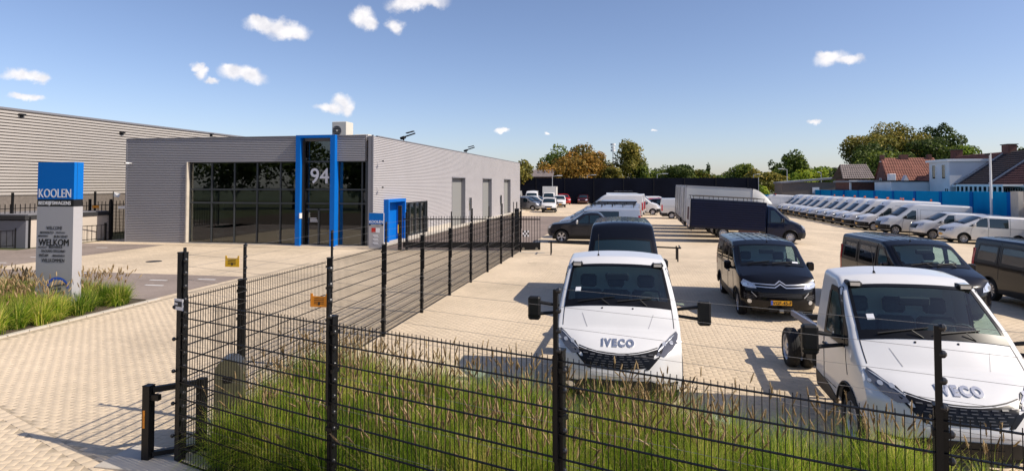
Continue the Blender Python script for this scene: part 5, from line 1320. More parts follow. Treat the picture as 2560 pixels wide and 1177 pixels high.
# terrace with dark roofs at the right
def terrace(y0, y1, k, lab, dormer=False, ridge=6.85):
    h = empty('terraced_house', (35, y0, -.8), label=lab, cat='house')
    m = M(); m.box(34.8, 43.5, y0, y1, -.8, 3.5, 'red_brick'); bw(m, 'wall', h)
    m = M(); tile_rows(m, (34.3, y1, 3.35), (34.3, y0, 3.35), (39.1, y0, ridge), (39.1, y1, ridge), k, 16); m.add([(44, y0, 3.35), (44, y1, 3.35), (39.1, y1, ridge), (39.1, y0, ridge)], [[0, 1, 2, 3]], k)
    m.add([(34.6, y0+.02, 3.4), (43.6, y0+.02, 3.4), (39.1, y0+.02, ridge-.1)], [[0, 1, 2]], 'red_brick'); m.box(34.1, 34.4, y0, y1, 3.2, 3.4, 'whiteframe'); ro = bw(m, 'roof', h)
    A_ = Vector((34.3, y0, 3.5)); B_ = Vector((39.1, y0, ridge+.1)); m = M(); m.box(0, (B_-A_).length, -.07, .07, -.02, .1, 'signgrey', look(A_, B_)); bw(m, 'verge', h)
    n_ = int((y1-y0-1)/1.15)
    for i in range(n_): win(h, (34.78, y0+1.3+i*1.15, 1.7), (0, -1, 0), .8, 1.4, 2)
    m = M(); m.box(38.7, 39.5, y1-.9, y1+.3, ridge-.3, ridge+.75, 'red_brick'); m.box(38.6, 39.6, y1-1.0, y1+.4, ridge+.75, ridge+.83, 'gutter'); m.build('chimney', ro).matrix_parent_inverse = Matrix()
    if dormer:
        m = M(); m.box(33.9, 38.2, y0+.6, y0+5.2, 3.3, 5.95, 'white_wall'); m.box(33.9, 35.6, y0+.6, y0+5.2, 1.0, 3.3, 'white_wall'); bw(m, 'dormer', h); m = M(); m.box(33.6, 38.6, y0+.4, y0+5.4, 5.95, 6.2, 'whiteframe'); bw(m, 'dormer_roof', h)
        win(h, (33.88, y0+2.2, 4.1), (0, -1, 0), .8, 1.5, 1); win(h, (33.88, y0+4.4, 4.1), (0, -1, 0), .8, 1.5, 1); win(h, (33.88, y0+1.6, 1.8), (0, -1, 0), .8, 1.2, 2)
terrace(61, 67.4, 'maroon_tile', 'terraced house with a maroon tiled roof at the right picture edge')
terrace(67.5, 73.4, 'dark_tile', 'terraced house with a near black roof between the maroon roof and white dormer')
terrace(73.5, 84, 'maroon_tile', 'house with a large white flat roofed dormer behind the blue wall', dormer=True)
def verandah(x, y0, y1, zt, lab):
    h = empty('verandah', (x, y0, -.8), label=lab, cat='verandah'); m = M(); m.box(x-1.6, x+.2, y0, y1, zt, zt+.16, 'whiteframe'); bw(m, 'roof', h); m = M(); m.box(x-1.5, x+.1, y0+.1, y1-.1, -.8, 2.0, 'brick_wh'); bw(m, 'wall', h)
    n_ = int((y1-y0)/.8)
    for i in range(n_): win(h, (x-1.52, y0+.85+i*.8, 2.05), (0, -1, 0), .62, zt-2.1, 1)
verandah(34.2, 62, 70, 3.3, 'glazed white verandah under the near black roof')
verandah(34.2, 79.6, 84, 3.3, 'glazed white verandah at the foot of the white dormer house')
# ------------------------------------------------------------------ vehicles of the yard
def sel(d, **k): d = dict(d); d.update(k); return d
WH = lambda R=.34, ra=.41: [(1.0, R), (4.2, R)]
# --- light truck chassis cab
def chassis_extra(badge_pos=True):
    def ex(root, b):
        m = M()
        for sg in (1, -1): m.box(sg*.42-.035, sg*.42+.035, 2.0, 6.05, .62, .80, 'chassis')
        m.build('chassis_rail', root)
        m = M()
        for s in (2.8, 3.5, 4.2, 5.2, 6.0): m.box(-.42, .42, s-.04, s+.04, .64, .76, 'chassis')
        m.tube((-.78, 4.75, .37), (.78, 4.75, .37), .07, 'chassis'); m.ball((0, 4.75, .37), .19, 'chassis'); m.tube((0, 2.2, .5), (0, 4.6, .4), .045, 'chassis')
        for sg in (1, -1): m.box(sg*.55-.04, sg*.55+.04, 4.1, 5.5, .50, .55, 'chassis')
        m.build('axle', root)
        m = M(); m.box(.5, .95, 2.9, 3.7, .42, .74, 'chassis', None, .05); m.build('fuel_tank', root); m = M(); m.box(-.9, -.5, 3.1, 3.6, .45, .75, 'plastic', None, .05); m.build('battery_box', root)
        m = M(); T = look((-.60, 2.75, .98), (-.62, 5.1, .86)); m.box(0, 3.0, -.03, .03, -.05, .05, 'steelrail', T); m.box(0, 2.6, -.03, .03, -.05, .05, 'steelrail', look((.6, 2.75, .95), (.6, 5.3, .84))); m.build('mudguard_rail', root)
        m = M(); m.tube((-.1, 2.9, .86), (-.1, 3.9, .86), .17, 'chassis', 14); m.build('air_filter', root)
        for sg in (1, -1):
            for dx in (0, .27): wheel(root, sg*(.86-dx+.02), 4.75, .365, .21, 'steel', sg=sg)
        m = M(); m.box(-.9, .9, 2.50, 2.56, .55, 1.5, 'white_paint', None, .02); m.box(-.55, .55, 2.56, 2.58, 1.42, 1.85, 'glass'); m.build('cab_rear_wall', root)
        for sg in (1, -1):   # roof marker lamps
            m = M(); p = b.top(1.62, sg*.86); m.box(p.x-.10, p.x+.10, p.y-.06, p.y+.16, p.z-.02, p.z+.055, 'plastic', None, .025); m.box(p.x-.065, p.x+.065, p.y-.07, p.y-.05, p.z-.005, p.z+.04, 'lamp'); m.box(p.x-.06, p.x+.06, p.y-.04, p.y+.08, p.z+.054, p.z+.06, 'lamp'); m.build('marker_lamp', root)
        antenna(root, b, 1.95, -.42, .38, .3)
        V, Fc = text_mesh('IVECO', .165, 0, .009, 'CENTER', 1.3)
        m = M(); xs = [v[0] for v in V]; w0 = max(xs)-min(xs); k = .50/w0
        def q(v, o): 
            y = (v[0]-(max(xs)+min(xs))/2)*k; z = 1.0+v[1]*.66; p = b.front(y, z); p2 = b.front(y, z+.02); n = (p2-p).cross(Vector((1, 0, 0))).normalized()
            if n.y > 0: n = -n
            return p+n*o
        nV = len(V); m.add([q(v, .015) for v in V]+[q(v, .0) for v in V], Fc, 'chrome'); ed = {}
        for f in Fc:
            for a_, b_ in zip(f, f[1:]+f[:1]): ed[(a_, b_)] = 1
        off = len(m.v)-2*nV; i_ = m.mi('chrome')
        for (a_, b_) in ed:
            if (b_, a_) not in ed: m.f.append([off+a_, off+b_, off+b_+nV, off+a_+nV]); m.m.append(i_); m.sm.append(False)
        m.build('badge_lettering', root)
        for sg in (1, -1):
            m = M(); ps(m, b, sg, [(2.05, 1.15), (2.07, 1.15), (2.07, 1.75), (2.05, 1.75)], 'plastic', e=.004); m.build('door_edge', root)
            m = M(); p = b.top(.72, sg*.27); m.ball((p.x, p.y, p.z), .016, 'ink', 8, 4); m.build('washer_jet', root)
    return ex
def grille_slots(y0, y1, z0, z1, rows, k='chrome', depth=.014, rel=.5, shape=None):
    def fn(g, b):
        for r in range(rows):
            z = z0+(z1-z0)*(r+.5)/rows; t = (z-z0)/(z1-z0); hw = lerp(y0, y1, t); n = int(hw*2/.105); h = (z1-z0)/rows
            for i in range(n):
                y = -hw+(i+.5+(.5 if r % 2 else 0))*2*hw/n
                if abs(y) > hw-.03: continue
                zz = z-.03*(y/hw)**2*-1
                patch(g, SF(b), [(y-.034, zz-h*.16), (y+.034, zz-h*.16), (y+.034, zz+h*.16), (y-.034, zz+h*.16)], k, e=.016, th=.01)
    return fn
def hexa(n): return n
MT['slot'] = mat('grille_grey', (.07, .07, .075), .35)
def curve_pts(f, a, b, n=8): return [(a+(b-a)*i/n, f(a+(b-a)*i/n)) for i in range(n+1)]
iv = Shell(2.56, 1.0, [(0, .98), (.3, 1.12), (.55, 1.30), (.80, 1.46), (1.60, 2.03), (1.85, 2.14), (2.56, 2.17)], [(.3, .10), (.5, .02), (.62, .0), (.75, .03), (.9, .06), (1.15, .34)], [(1.0, .37)], sill=.36, ra=.46, s0=.34, crown=[(0, .06), (.8, .06), (1.6, .05), (2.5, .06)],
           rsh=.07, belt=1.15, tumble=.84, topz=2.2, nose=.07, bow=.12, ws=(.80, 1.60, .95), round_w=.035)
ivg = [curve_pts(lambda y: .905+.07*(y/.6)**2, -.60, .60)+curve_pts(lambda y: .71+.03*(y/.4)**2, .42, -.42)]
iv_black = [(.50, .86), (.66, 1.04), (.74, 1.05), (.62, .88), (.46, .715), (.40, .71)]
def iv_extra_front(g, b):
    for pl in (iv_black, mir(iv_black)): pf(g, b, pl, 'grille', e=.010)
iv_head = [(.575, .905), (.63, .995), (.78, 1.095), (.905, 1.19), (.93, 1.14), (.90, 1.04), (.82, .96), (.70, .89)]
IV = dict(paintk='white_paint', wheels=None, style='steel', R=.365, tw=.21, interior=3, headlights=iv_head, lamp_k='lampdark', grille=[ivg[0], iv_extra_front, grille_slots(.40, .56, .725, .905, 5, 'slot')],
          side_glass=[('glass', [(1.02, 1.30), (2.02, 1.28), (2.02, 1.98), (1.66, 1.98), (1.14, 1.52)], (1, -1)), ('grille', [(.84, 1.33), (1.02, 1.30), (1.14, 1.52), (1.66, 2.0), (1.60, 2.03), (.95, 1.47)], (1, -1), 'pillar_trim')],
          seams=[[(.98, .95), (.98, 1.28)], [(2.08, .6), (2.08, 1.9)], [(1.5, .62), (2.08, .6)]], handles=[(1.95, 1.12)], mirror_at=(1.12, 1.36), mirror_big=True, rear_bumper=False, arch_lip=True, hood_seam=True)
def iv_make(label):
    root = vehicle('chassis_cab_truck', iv, label=label, cat='truck', group='white chassis cab trucks', extra=chassis_extra(), **IV)
    g = M()
    pf(g, iv, [(-.86, .36), (.86, .36), (.90, .50), (.62, .50), (.48, .55), (-.48, .55), (-.62, .50), (-.90, .50)], 'plastic', e=.014)
    g.build('front_bumper', root)
    for sg in (1, -1):
        g = M(); ps(g, iv, sg, [(.33, .36), (.53, .36), (.535, .58), (.33, .52)], 'plastic', e=.014, du=.06); g.build('bumper_corner', root)
        g = M(); ps(g, iv, sg, [(1.47, .37), (2.5, .37), (2.5, .60), (1.9, .58), (1.5, .50)], 'plastic', e=.010); g.build('side_skirt', root)
    for sg in (1, -1):
        g = M(); pf(g, iv, [(sg*(.72)+.075*cos(2*pi*i/12), .43+.045*sin(2*pi*i/12)) for i in range(12)], 'lamp', e=.02); g.build('fog_lamp', root)
    g = M(); pf(g, iv, [(-.42, .60), (.42, .60), (.42, .612), (-.42, .612)], 'signgrey', e=.006); pf(g, iv, [(-.30, .385), (.30, .385), (.34, .47), (-.34, .47)], 'grille', e=.02); g.build('bumper_seam', root)
    for pts in ([(.60, .955), (.76, 1.06), (.90, 1.15)],):
        for sgn in (1, -1):
            g = M(); line2(g, lambda p, kk: pf(g, iv, p, kk, e=.02), [(sgn*a, c) for a, c in pts], .014, 'lamp'); g.build('light_strip', root)
    g = M(); pt(g, iv, [(1.06, -.80), (1.14, -.80), (1.14, -.70), (1.06, -.70)], 'signwhite', e=.012, th=.002); g.build('windscreen_label', root)
    # bonnet shut line
    g = M()
    line2(g, lambda p, kk: pf(g, iv, p, kk, e=.004, th=.002), curve_pts(lambda y: .92+.075*(y/.6)**2, -.60, .60), .010, 'ink')
    line2(g, lambda p, kk: pt(g, iv, p, kk, e=.004, th=.002), [(.42, .955), (.78, .955)], .012, 'ink'); line2(g, lambda p, kk: pt(g, iv, p, kk, e=.004, th=.002), [(.42, -.955), (.78, -.955)], .012, 'ink')
    for u in (.62, -.62): line2(g, lambda p, kk: pt(g, iv, p, kk, e=.003, th=.002), [(.36, u*.85), (.62, u)], .012, 'signgrey')
    g.build('bonnet_seams', root, kind='stuff')
    return root
t1 = iv_make('white chassis cab truck in the middle behind the fence with its front straight on'); place(t1, -.2, 9.45, 1.5)
t2 = iv_make('nearest white chassis cab truck at the right with its bare frame visible'); place(t2, 3.82, 7.98, -1)
# --- medium vans
def van_shell(L, H, W=.95, hood=1.12, wb=3.3, fo=.9, ws=(.95, 1.85), R=.33, tumble=.87, bow=.14, sill=.30, ra=.40, s0=.34, rear_lean=.03, wsb=None, crown=None, nose=.14):
    zt = H-.07; zw = wsb or 1.28; zt2 = min(zt, 1.93)
    return Shell(L, W, [(0, hood-.16), (s0, hood-.03), (ws[0], zw), (ws[1], zt-.12), (ws[1]+.35, zt-.02), (L*.6, zt), (L, zt-.02)], [(.3, .08), (.5, .0), (.75, .02), (.95, .07), (1.15, .2)], [(fo, R), (fo+wb, R)], sill=sill, ra=ra, s0=s0, crown=crown or [(0, .07), (ws[0], .05), (ws[1]+.3, .06), (L, .06)],
                 rsh=.08, belt=1.08, tumble=tumble, topz=H, nose=nose, bow=bow, ws=(ws[0], ws[1], .91), tail_r=.08, round_w=.05, rear_lean=rear_lean)
cit = van_shell(4.95, 1.93, hood=1.13, wb=3.27, fo=.92, ws=(.98, 1.86))
def cit_extra(root, b):
    g = M()
    for z in (.86, .925):
        line2(g, lambda p, kk: pf(g, b, p, kk, e=.02), [(-.80, z+.02), (-.13, z), (0, z+.085), (.13, z), (.80, z+.02)], .022, 'chrome')
    g.build('chrome_chevrons', root)
    g = M(); pf(g, b, [(-.55, .62), (.55, .62), (.5, .74), (-.5, .74)], 'grille', e=.012)
    for z in (.64, .675, .71): pf(g, b, [(-.5, z), (.5, z), (.5, z+.008), (-.5, z+.008)], 'slot', e=.018)
    line2(g, lambda p, kk: pf(g, b, p, kk, e=.018), [(-.68, .74), (-.56, .62)], .018, 'chrome'); line2(g, lambda p, kk: pf(g, b, p, kk, e=.018), [(.68, .74), (.56, .62)], .018, 'chrome')
    g.build('lower_grille', root)
    for sg in (1, -1):
        g = M(); pf(g, b, [(sg*.72+.05*cos(2*pi*i/12), .5+.05*sin(2*pi*i/12)) for i in range(12)], 'lamp', e=.018)
        for z in (.56, .60, .64): pf(g, b, sorted([(sg*.62, z), (sg*.84, z+.03)])+sorted([(sg*.62, z+.012), (sg*.84, z+.042)], reverse=True), 'slot', e=.014)
        g.build('fog_lamp', root)
    ribs(root, b, 2.2, 4.7, (-.6, -.3, 0, .3, .6), 'ink', w=.012)
    g = M()
    for s in (2.75, 3.4, 4.05): pt(g, b, [(s, -.85), (s+.02, -.85), (s+.02, .85), (s, .85)], 'ink', e=.006, du=.5)
    g.build('roof_joint', root); antenna(root, b, 2.05, .1, .28, .9)
    g = M(); p = b.front(-.1, .40); g.box(-.30, .30, p.y-.02, p.y+.1, .26, .38, 'plastic', None, .02); g.tube((-.05, p.y-.06, .30), (.05, p.y-.06, .30), .05, 'stainless', 10); g.build('towing_bracket', root)
    g = M(); pt(g, b, [(b.ws[0]+.10, .62), (b.ws[0]+.16, .62), (b.ws[0]+.16, .80), (b.ws[0]+.10, .80)], 'signwhite', e=.012); g.build('paper_ticket', root)
VG = [('glass', [(1.42, 1.17), (2.28, 1.17), (2.28, 1.72), (1.88, 1.72), (1.55, 1.40)], (1, -1)), ('glass', [(1.12, 1.15), (1.38, 1.17), (1.5, 1.38), (1.44, 1.38)], (1, -1), 'quarter_window')]
RW = [('glass', [(2.42, 1.16), (3.55, 1.16), (3.55, 1.72), (2.42, 1.72)], (1, -1)), ('glass', [(3.7, 1.16), (4.75, 1.16), (4.68, 1.70), (3.7, 1.72)], (1, -1))]
SEAM = [[(1.36, .5), (1.36, 1.1)], [(2.36, .42), (2.36, 1.80)], [(3.62, .7), (3.62, 1.80)], [(2.36, 1.12), (4.8, 1.12)]]
CAR = dict(wheels=None, style='cap', R=.33, tw=.215, lamp_k='lamp')
c1 = vehicle('delivery_van', cit, 'black_paint', label='black van with orange plate and chrome chevrons parked facing the fence', cat='van', interior=2, headlights=[(.56, .83), (.60, .93), (.84, 1.02), (.90, .94), (.86, .86), (.72, .83)],
             side_glass=VG+RW, rear_glass=[[(-.7, 1.15), (.7, 1.15), (.66, 1.7), (-.66, 1.7)]], seams=SEAM, handles=[(2.2, 1.0), (2.5, 1.0)], mirror_at=(1.42, 1.22), mirror_k='black_paint', bumper_side=(.31, .50, 'plastic'), taillights=(.78, .9, .9, 1.5),
             plate=(0, .50, 'VGF-45-F'), extra=cit_extra, **CAR)
place(c1, 3.72, 16.6, -.5)
tr = van_shell(5.0, 1.97, hood=1.15, wb=3.1, fo=.95, ws=(.98, 1.80))
def bv_extra(root, b): ribs(root, b, 2.2, 4.8, (-.75, -.5, -.25, 0, .25, .5, .75), 'black_paint', w=.015); antenna(root, b, 2.05, -.2, .25, .2)
BV = dict(interior=2, headlights=[(.58, .82), (.62, .92), (.84, 1.04), (.90, .94), (.86, .84)], side_glass=VG+RW, rear_glass=[[(-.7, 1.12), (-.06, 1.12), (-.06, 1.72), (-.66, 1.72)], [(.06, 1.12), (.7, 1.12), (.66, 1.72), (.06, 1.72)]], seams=SEAM, handles=[(2.2, 1.0), (2.5, 1.0)],
          mirror_at=(1.40, 1.22), mirror_k='black_paint', taillights=(.80, .93, .75, 1.55), grille=[[(-.5, .72), (.5, .72), (.55, .86), (-.55, .86)]], extra=bv_extra)
c2 = vehicle('passenger_van', tr, 'black_paint', label='black passenger van with side windows behind the right white truck', cat='van', group='black passenger vans', **BV, **sel(CAR, style='alloy10')); place(c2, 7.95, 17.0, 3)
c3 = vehicle('passenger_van', tr, 'black_paint', label='black passenger van cut off by the right picture edge', cat='van', group='black passenger vans', **BV, **sel(CAR, style='alloy10')); place(c3, 12.0, 17.55, 3)
# tall black van
mb_ = van_shell(5.6, 2.42, W=1.0, hood=1.2, wb=3.4, fo=.95, ws=(1.0, 1.62), tumble=.84, wsb=1.36)
mb_.prof = smooth_tab([(0, 1.05), (.34, 1.18), (1.0, 1.36), (1.62, 1.93), (2.15, 2.30), (2.5, 2.35), (5.6, 2.33)], .04, 0, 5.6)
def mb_extra(root, b): ribs(root, b, 2.6, 5.4, (-.8, -.6, -.4, -.2, 0, .2, .4, .6, .8), 'dark_grey_paint', w=.02)
c4 = vehicle('tall_van', mb_, 'black_paint', label='tall black high roof van facing forward behind the middle white truck', cat='van', side_glass=[('glass', [(1.35, 1.25), (2.2, 1.22), (2.2, 1.85), (1.75, 1.85), (1.45, 1.5)], (1, -1))],
             headlights=[(.6, .85), (.64, 1.0), (.88, 1.15), (.94, 1.0), (.88, .86)], grille=[[(-.5, .7), (.5, .7), (.55, .95), (-.55, .95)]], seams=[[(1.3, .5), (1.3, 1.2)], [(2.3, .45), (2.3, 1.95)], [(3.6, .7), (3.6, 1.95)]], handles=[(2.15, 1.1)], mirror_at=(1.35, 1.3), bumper=(.33, .6, 'plastic'), bumper_side=(.33, .55, 'plastic'), taillights=(.82, .95, .8, 1.5), extra=mb_extra, wheels=None, style='steel', R=.34)
place(c4, -.2, 15.8, 1)
# --- row of white vans facing left
spr = van_shell(5.95, 2.62, W=1.0, hood=1.16, wb=3.65, fo=1.0, ws=(1.02, 1.72), R=.345, tumble=.85, wsb=1.34)
spr.prof = smooth_tab([(0, 1.0), (.34, 1.14), (1.02, 1.34), (1.78, 2.02), (2.25, 2.42), (2.7, 2.52), (5.95, 2.53)], .05, 0, 5.95); spr.ws = (1.02, 1.78, .9)
def spr_extra(beacon):
    def ex(root, b):
        g = M(); pf(g, b, [(-.30, .80), (.30, .80), (.36, 1.02), (-.36, 1.02)], 'grille', e=.012)
        for z in (.84, .89, .94): pf(g, b, [(-.3, z), (.3, z), (.3, z+.012), (-.3, z+.012)], 'slot', e=.02)
        g.build('grille', root)
        g = M(); p = b.top(1.95, 0); g.cbox((0, p.y, p.z+.02), (.06, .1, .06), 'ink'); g.build('roof_aerial', root)
        g = M(); p = b.front(0, .9); g.ball((0, p.y-.03, .93), .06, 'chrome', 10, 6, (1, .3, 1)); g.build('front_badge', root)
        if beacon:
            for s in (3.6, 5.7): 
                g = M(); p = b.top(s, -.5); g.tube(p-Vector((0, 0, .02)), p+Vector((0, 0, .05)), .08, 'plastic', 10); g.tube(p+Vector((0, 0, .05)), p+Vector((0, 0, .2)), .07, 'amber', 10, .055); g.build('beacon', root)
    return ex
SPK = dict(cat='van', side_glass=[('glass', [(1.42, 1.22), (2.25, 1.20), (2.25, 1.88), (1.95, 1.88), (1.50, 1.50)], (1, -1)), ('glass', [(1.16, 1.22), (1.36, 1.23), (1.44, 1.5)], (1, -1), 'quarter_window')],
           headlights=[(.46, .78), (.48, .98), (.60, 1.06), (.78, 1.08), (.80, .92), (.70, .80)], bumper=(.33, .70, 'plastic'), bumper_side=(.33, .52, 'plastic'), seams=[[(1.3, .5), (1.3, 1.2)], [(2.35, .45), (2.35, 2.0)], [(3.6, .6), (3.6, 2.0)], [(2.5, 1.2), (5.7, 1.2)], [(2.5, 2.1), (5.8, 2.1)]],
           handles=[(2.2, 1.08)], mirror_at=(1.42, 1.34), taillights=(.85, .97, .8, 1.5), wheels=None, style='steel', R=.345)
ordn = ['first', 'second', 'third', 'fourth', 'fifth', 'sixth', 'seventh', 'eighth', 'ninth', 'tenth', 'eleventh']
sp0 = vehicle('high_roof_van', spr, 'white_paint', label='', extra=spr_extra(True), plate=(-.0, .52), **SPK)
sp1 = vehicle('high_roof_van', spr, 'white_paint', label='', extra=spr_extra(False), plate=(-.0, .52), **SPK)
for k in range(11):
    src = sp0 if k < 7 else sp1
    o = src if k in (0, 7) else copy_tree(src)
    place(o, 19.7-random.uniform(0, .25)+(.0 if k else .1), 59.6+2.98*k, -90)
    tag(o, label='%s white high roof van from the silver van in the row before the blue wall' % ordn[k] if k < 10 else 'last white high roof van at the far end of the row before the blue wall', cat='van', group='white high roof vans in a row')
mv = van_shell(6.2, 2.3, W=1.02, hood=1.2, wb=4.2, fo=.95, ws=(1.0, 1.75), R=.345, tumble=.87, wsb=1.36)
mv.prof = smooth_tab([(0, 1.05), (.34, 1.2), (1.0, 1.38), (1.75, 2.0), (2.2, 2.28), (2.6, 2.36), (6.2, 2.37)], .05, 0, 6.2)
o = vehicle('silver_panel_van', mv, 'pale_silver_paint', label='long silver panel van with dark bumper nearest the white high roof vans', cat='van', side_glass=[('glass', [(1.45, 1.22), (2.3, 1.20), (2.3, 1.85), (1.95, 1.85), (1.55, 1.50)], (1, -1)), ('glass', [(1.18, 1.22), (1.40, 1.23), (1.48, 1.46)], (1, -1), 'quarter_window')],
            headlights=[(.58, .78), (.62, .90), (.78, 1.14), (.92, 1.2), (.92, .95), (.80, .80)], grille=[[(-.45, .72), (.45, .72), (.5, .94), (-.5, .94)]], bumper=(.33, .72, 'plastic'), seams=[[(1.38, .5), (1.38, 1.2)], [(2.42, .45), (2.42, 2.0)], [(2.6, 1.95), (6.0, 1.95)], [(2.6, 1.95), (2.6, 1.1)], [(4.1, .5), (4.1, 1.95)]],
            handles=[(2.3, 1.08)], mirror_at=(1.45, 1.32), plate=(0, .5), taillights=(.86, .98, .8, 1.6), wheels=None, style='alloy7', R=.345); place(o, 20.15, 56.2, -90)
tfs = van_shell(5.4, 1.97, hood=1.16, wb=3.5, fo=1.0, ws=(1.0, 1.85))
o = vehicle('silver_panel_van', tfs, 'pale_silver_paint', label='low silver panel van between the long silver van and the crew van', cat='van', side_glass=[VG[0], VG[1]], headlights=[(.55, .88), (.60, .98), (.84, 1.08), (.90, 1.0), (.80, .88)],
            grille=[[(-.5, .70), (.5, .70), (.58, 1.0), (-.58, 1.0)]], seams=[[(1.36, .5), (1.36, 1.1)], [(2.36, .42), (2.36, 1.80)], [(2.5, 1.15), (5.1, 1.15)]], handles=[(2.2, 1.0)], mirror_at=(1.42, 1.22), mirror_k='pale_silver_paint', bumper=(.3, .42, 'plastic'), taillights=(.8, .93, .75, 1.5), wheels=None, style='alloy10', R=.335); place(o, 21.3, 52.6, -90)
exs = van_shell(5.1, 1.94, hood=1.10, wb=3.1, fo=.98, ws=(.95, 1.95), nose=.2)
o = vehicle('crew_van', exs, 'pale_silver_paint', label='silver crew van with a dark rear side window nearest the viewer in the right row', cat='van', side_glass=[VG[0], VG[1], ('glass', [(2.45, 1.16), (3.5, 1.16), (3.5, 1.70), (2.45, 1.70)], (1, -1))],
            headlights=[(.56, .82), (.62, .92), (.86, 1.04), (.90, .92), (.80, .82)], grille=[[(-.45, .72), (.45, .72), (.5, .88), (-.5, .88)]], seams=SEAM, handles=[(2.22, 1.0)], mirror_at=(1.42, 1.22), mirror_k='pale_silver_paint', plate=(0, .55), taillights=(.8, .93, .75, 1.5), wheels=None, style='cap', R=.335); place(o, 21.95, 49.55, -90)
for o in list(COL.objects):
    if o.parent is None and o.location.x > 18 and o.location.y > 48 and o.get('category') == 'van': o.scale = (1.08,)*3
# --- left row seen from the side, facing left
rg = Shell(5.3, .93, [(0, 1.0), (.3, 1.12), (1.35, 1.22), (1.40, 1.24), (2.15, 1.72), (2.6, 1.80), (3.1, 1.78), (3.55, 1.40), (3.6, 1.22), (5.3, 1.20)], [(.4, .1), (.6, 0), (.9, .02), (1.1, .12)], [(.92, .39), (4.15, .39)], sill=.42, ra=.47, s0=.28, crown=[(0, .04), (1.4, .04), (2.2, .05), (3.2, .05), (3.6, .0), (5.3, 0)],
           rsh=.06, belt=1.12, tumble=.80, topz=1.8, nose=.1, bow=.12, ws=(1.42, 2.15, .9), round_w=.05)
o = vehicle('pickup_truck', rg, 'dark_grey_paint', label='dark grey double cab pickup seen from the side in front of the silver vans', cat='pickup', side_glass=[('glass', [(1.72, 1.20), (2.48, 1.20), (2.48, 1.66), (2.30, 1.66)], (1, -1)), ('glass', [(2.56, 1.20), (3.25, 1.20), (3.12, 1.66), (2.56, 1.66)], (1, -1))],
            headlights=[(.55, .84), (.55, .98), (.84, 1.02), (.84, .88)], grille=[[(-.5, .66), (.5, .66), (.5, .98), (-.5, .98)]], seams=[[(1.62, .5), (1.62, 1.15)], [(2.52, .5), (2.52, 1.7)], [(3.45, .7), (3.45, 1.2)]], handles=[(2.38, 1.06), (3.28, 1.06)], mirror_at=(1.78, 1.24), mirror_k='chrome', bumper_side=(.42, .5, 'plastic'), wheels=None, style='alloy5', R=.39, tw=.26); place(o, -4.95, 37.25, -90)
def rack_extra(root, b, n=5):
    for k in range(n):
        s = 2.2+k*(b.L-2.6)/(n-1); g = M(); p = b.top(s, .9); q = b.top(s, -.9); z = p.z+.16
        g.box(q.x, p.x, s-.03, s+.03, z-.025, z+.025, 'plastic'); g.tube((p.x, s, p.z-.05), (p.x, s, z), .02, 'plastic', 6); g.tube((q.x, s, q.z-.05), (q.x, s, z), .02, 'plastic', 6); g.build('roof_bar', root)
    g = M(); p = b.top(3, .9)
    for sg in (1, -1): g.box(sg*p.x-.02, sg*p.x+.02, 2.1, b.L-.3, p.z+.17, p.z+.21, 'plastic')
    g.build('roof_rail', root)
tfl = van_shell(5.5, 1.97, hood=1.16, wb=3.5, fo=1.0, ws=(1.0, 1.85))
TL = dict(cat='van', side_glass=[VG[0], VG[1]], headlights=[(.55, .88), (.60, .98), (.84, 1.08), (.90, 1.0), (.80, .88)], grille=[[(-.5, .70), (.5, .70), (.58, 1.0), (-.58, 1.0)]], seams=[[(1.36, .5), (1.36, 1.1)], [(2.36, .42), (2.36, 1.80)], [(2.5, 1.15), (5.1, 1.15)]], handles=[(2.2, 1.0)], mirror_at=(1.42, 1.22), taillights=(.8, .93, .75, 1.5), wheels=None, style='cap', R=.335)
o = vehicle('silver_van', tfl, 'silver_paint', label='silver van with a long dark side window just behind the dark pickup', extra=None, **sel(TL, side_glass=[VG[0], VG[1], ('glass', [(2.5, 1.22), (4.1, 1.22), (4.1, 1.74), (2.5, 1.74)], (1, -1))])); place(o, -4.85, 40.4, -90)
ra_ = vehicle('rack_van', tfl, 'silver_paint', label='', extra=rack_extra, **TL)
for k in range(3): o = ra_ if not k else copy_tree(ra_); place(o, -4.9+.1*k, 43.5+3*k, -90); tag(o, label='silver van with black roof rack, %s of three in the middle row' % ['nearest', 'second', 'farthest'][k], group='silver vans with roof racks')
sv = vehicle('silver_van', tfl, 'silver_paint', label='', extra=None, **TL)
for k in range(4): o = sv if not k else copy_tree(sv); place(o, -4.85, 52.6+3*k, -90); tag(o, label='plain roofed silver van, %s beyond the roof rack vans in the middle row' % ordn[k], group='plain silver vans in the middle row')
hv = vehicle('high_white_van', mv, 'white_paint', label='', cat='van', side_glass=[('glass', [(1.45, 1.22), (2.3, 1.20), (2.3, 1.85), (1.95, 1.85), (1.55, 1.50)], (1, -1))], headlights=[(.58, .78), (.62, .90), (.78, 1.14), (.92, 1.2), (.92, .95), (.80, .80)], grille=[[(-.45, .72), (.45, .72), (.5, .94), (-.5, .94)]],
             bumper=(.33, .72, 'plastic'), mirror_at=(1.45, 1.32), taillights=(.86, .98, .8, 1.6), wheels=None, style='steel', R=.345)
for k, (x, y, a, lab) in enumerate(((-4.9, 65.2, -90, 'nearer white high roof van at the far end of the middle row'), (-4.6, 69, -90, 'farther white high roof van at the far end of the middle row'),
        (3.4, 72.0, 90, 'white high roof van with its rear to the aisle beyond the small silver van'), (3.2, 76.5, 90, 'second white high roof van with its rear to the aisle in the far right row'),
        (-15.4, 95.5, 5, 'white high roof van beside the white box truck left of the yard'), (-18.3, 95.5, 5, 'white high roof van half hidden by the showroom end'))):
    o = hv if not k else copy_tree(hv); place(o, x, y, a); tag(o, label=lab, group='white high roof vans elsewhere')
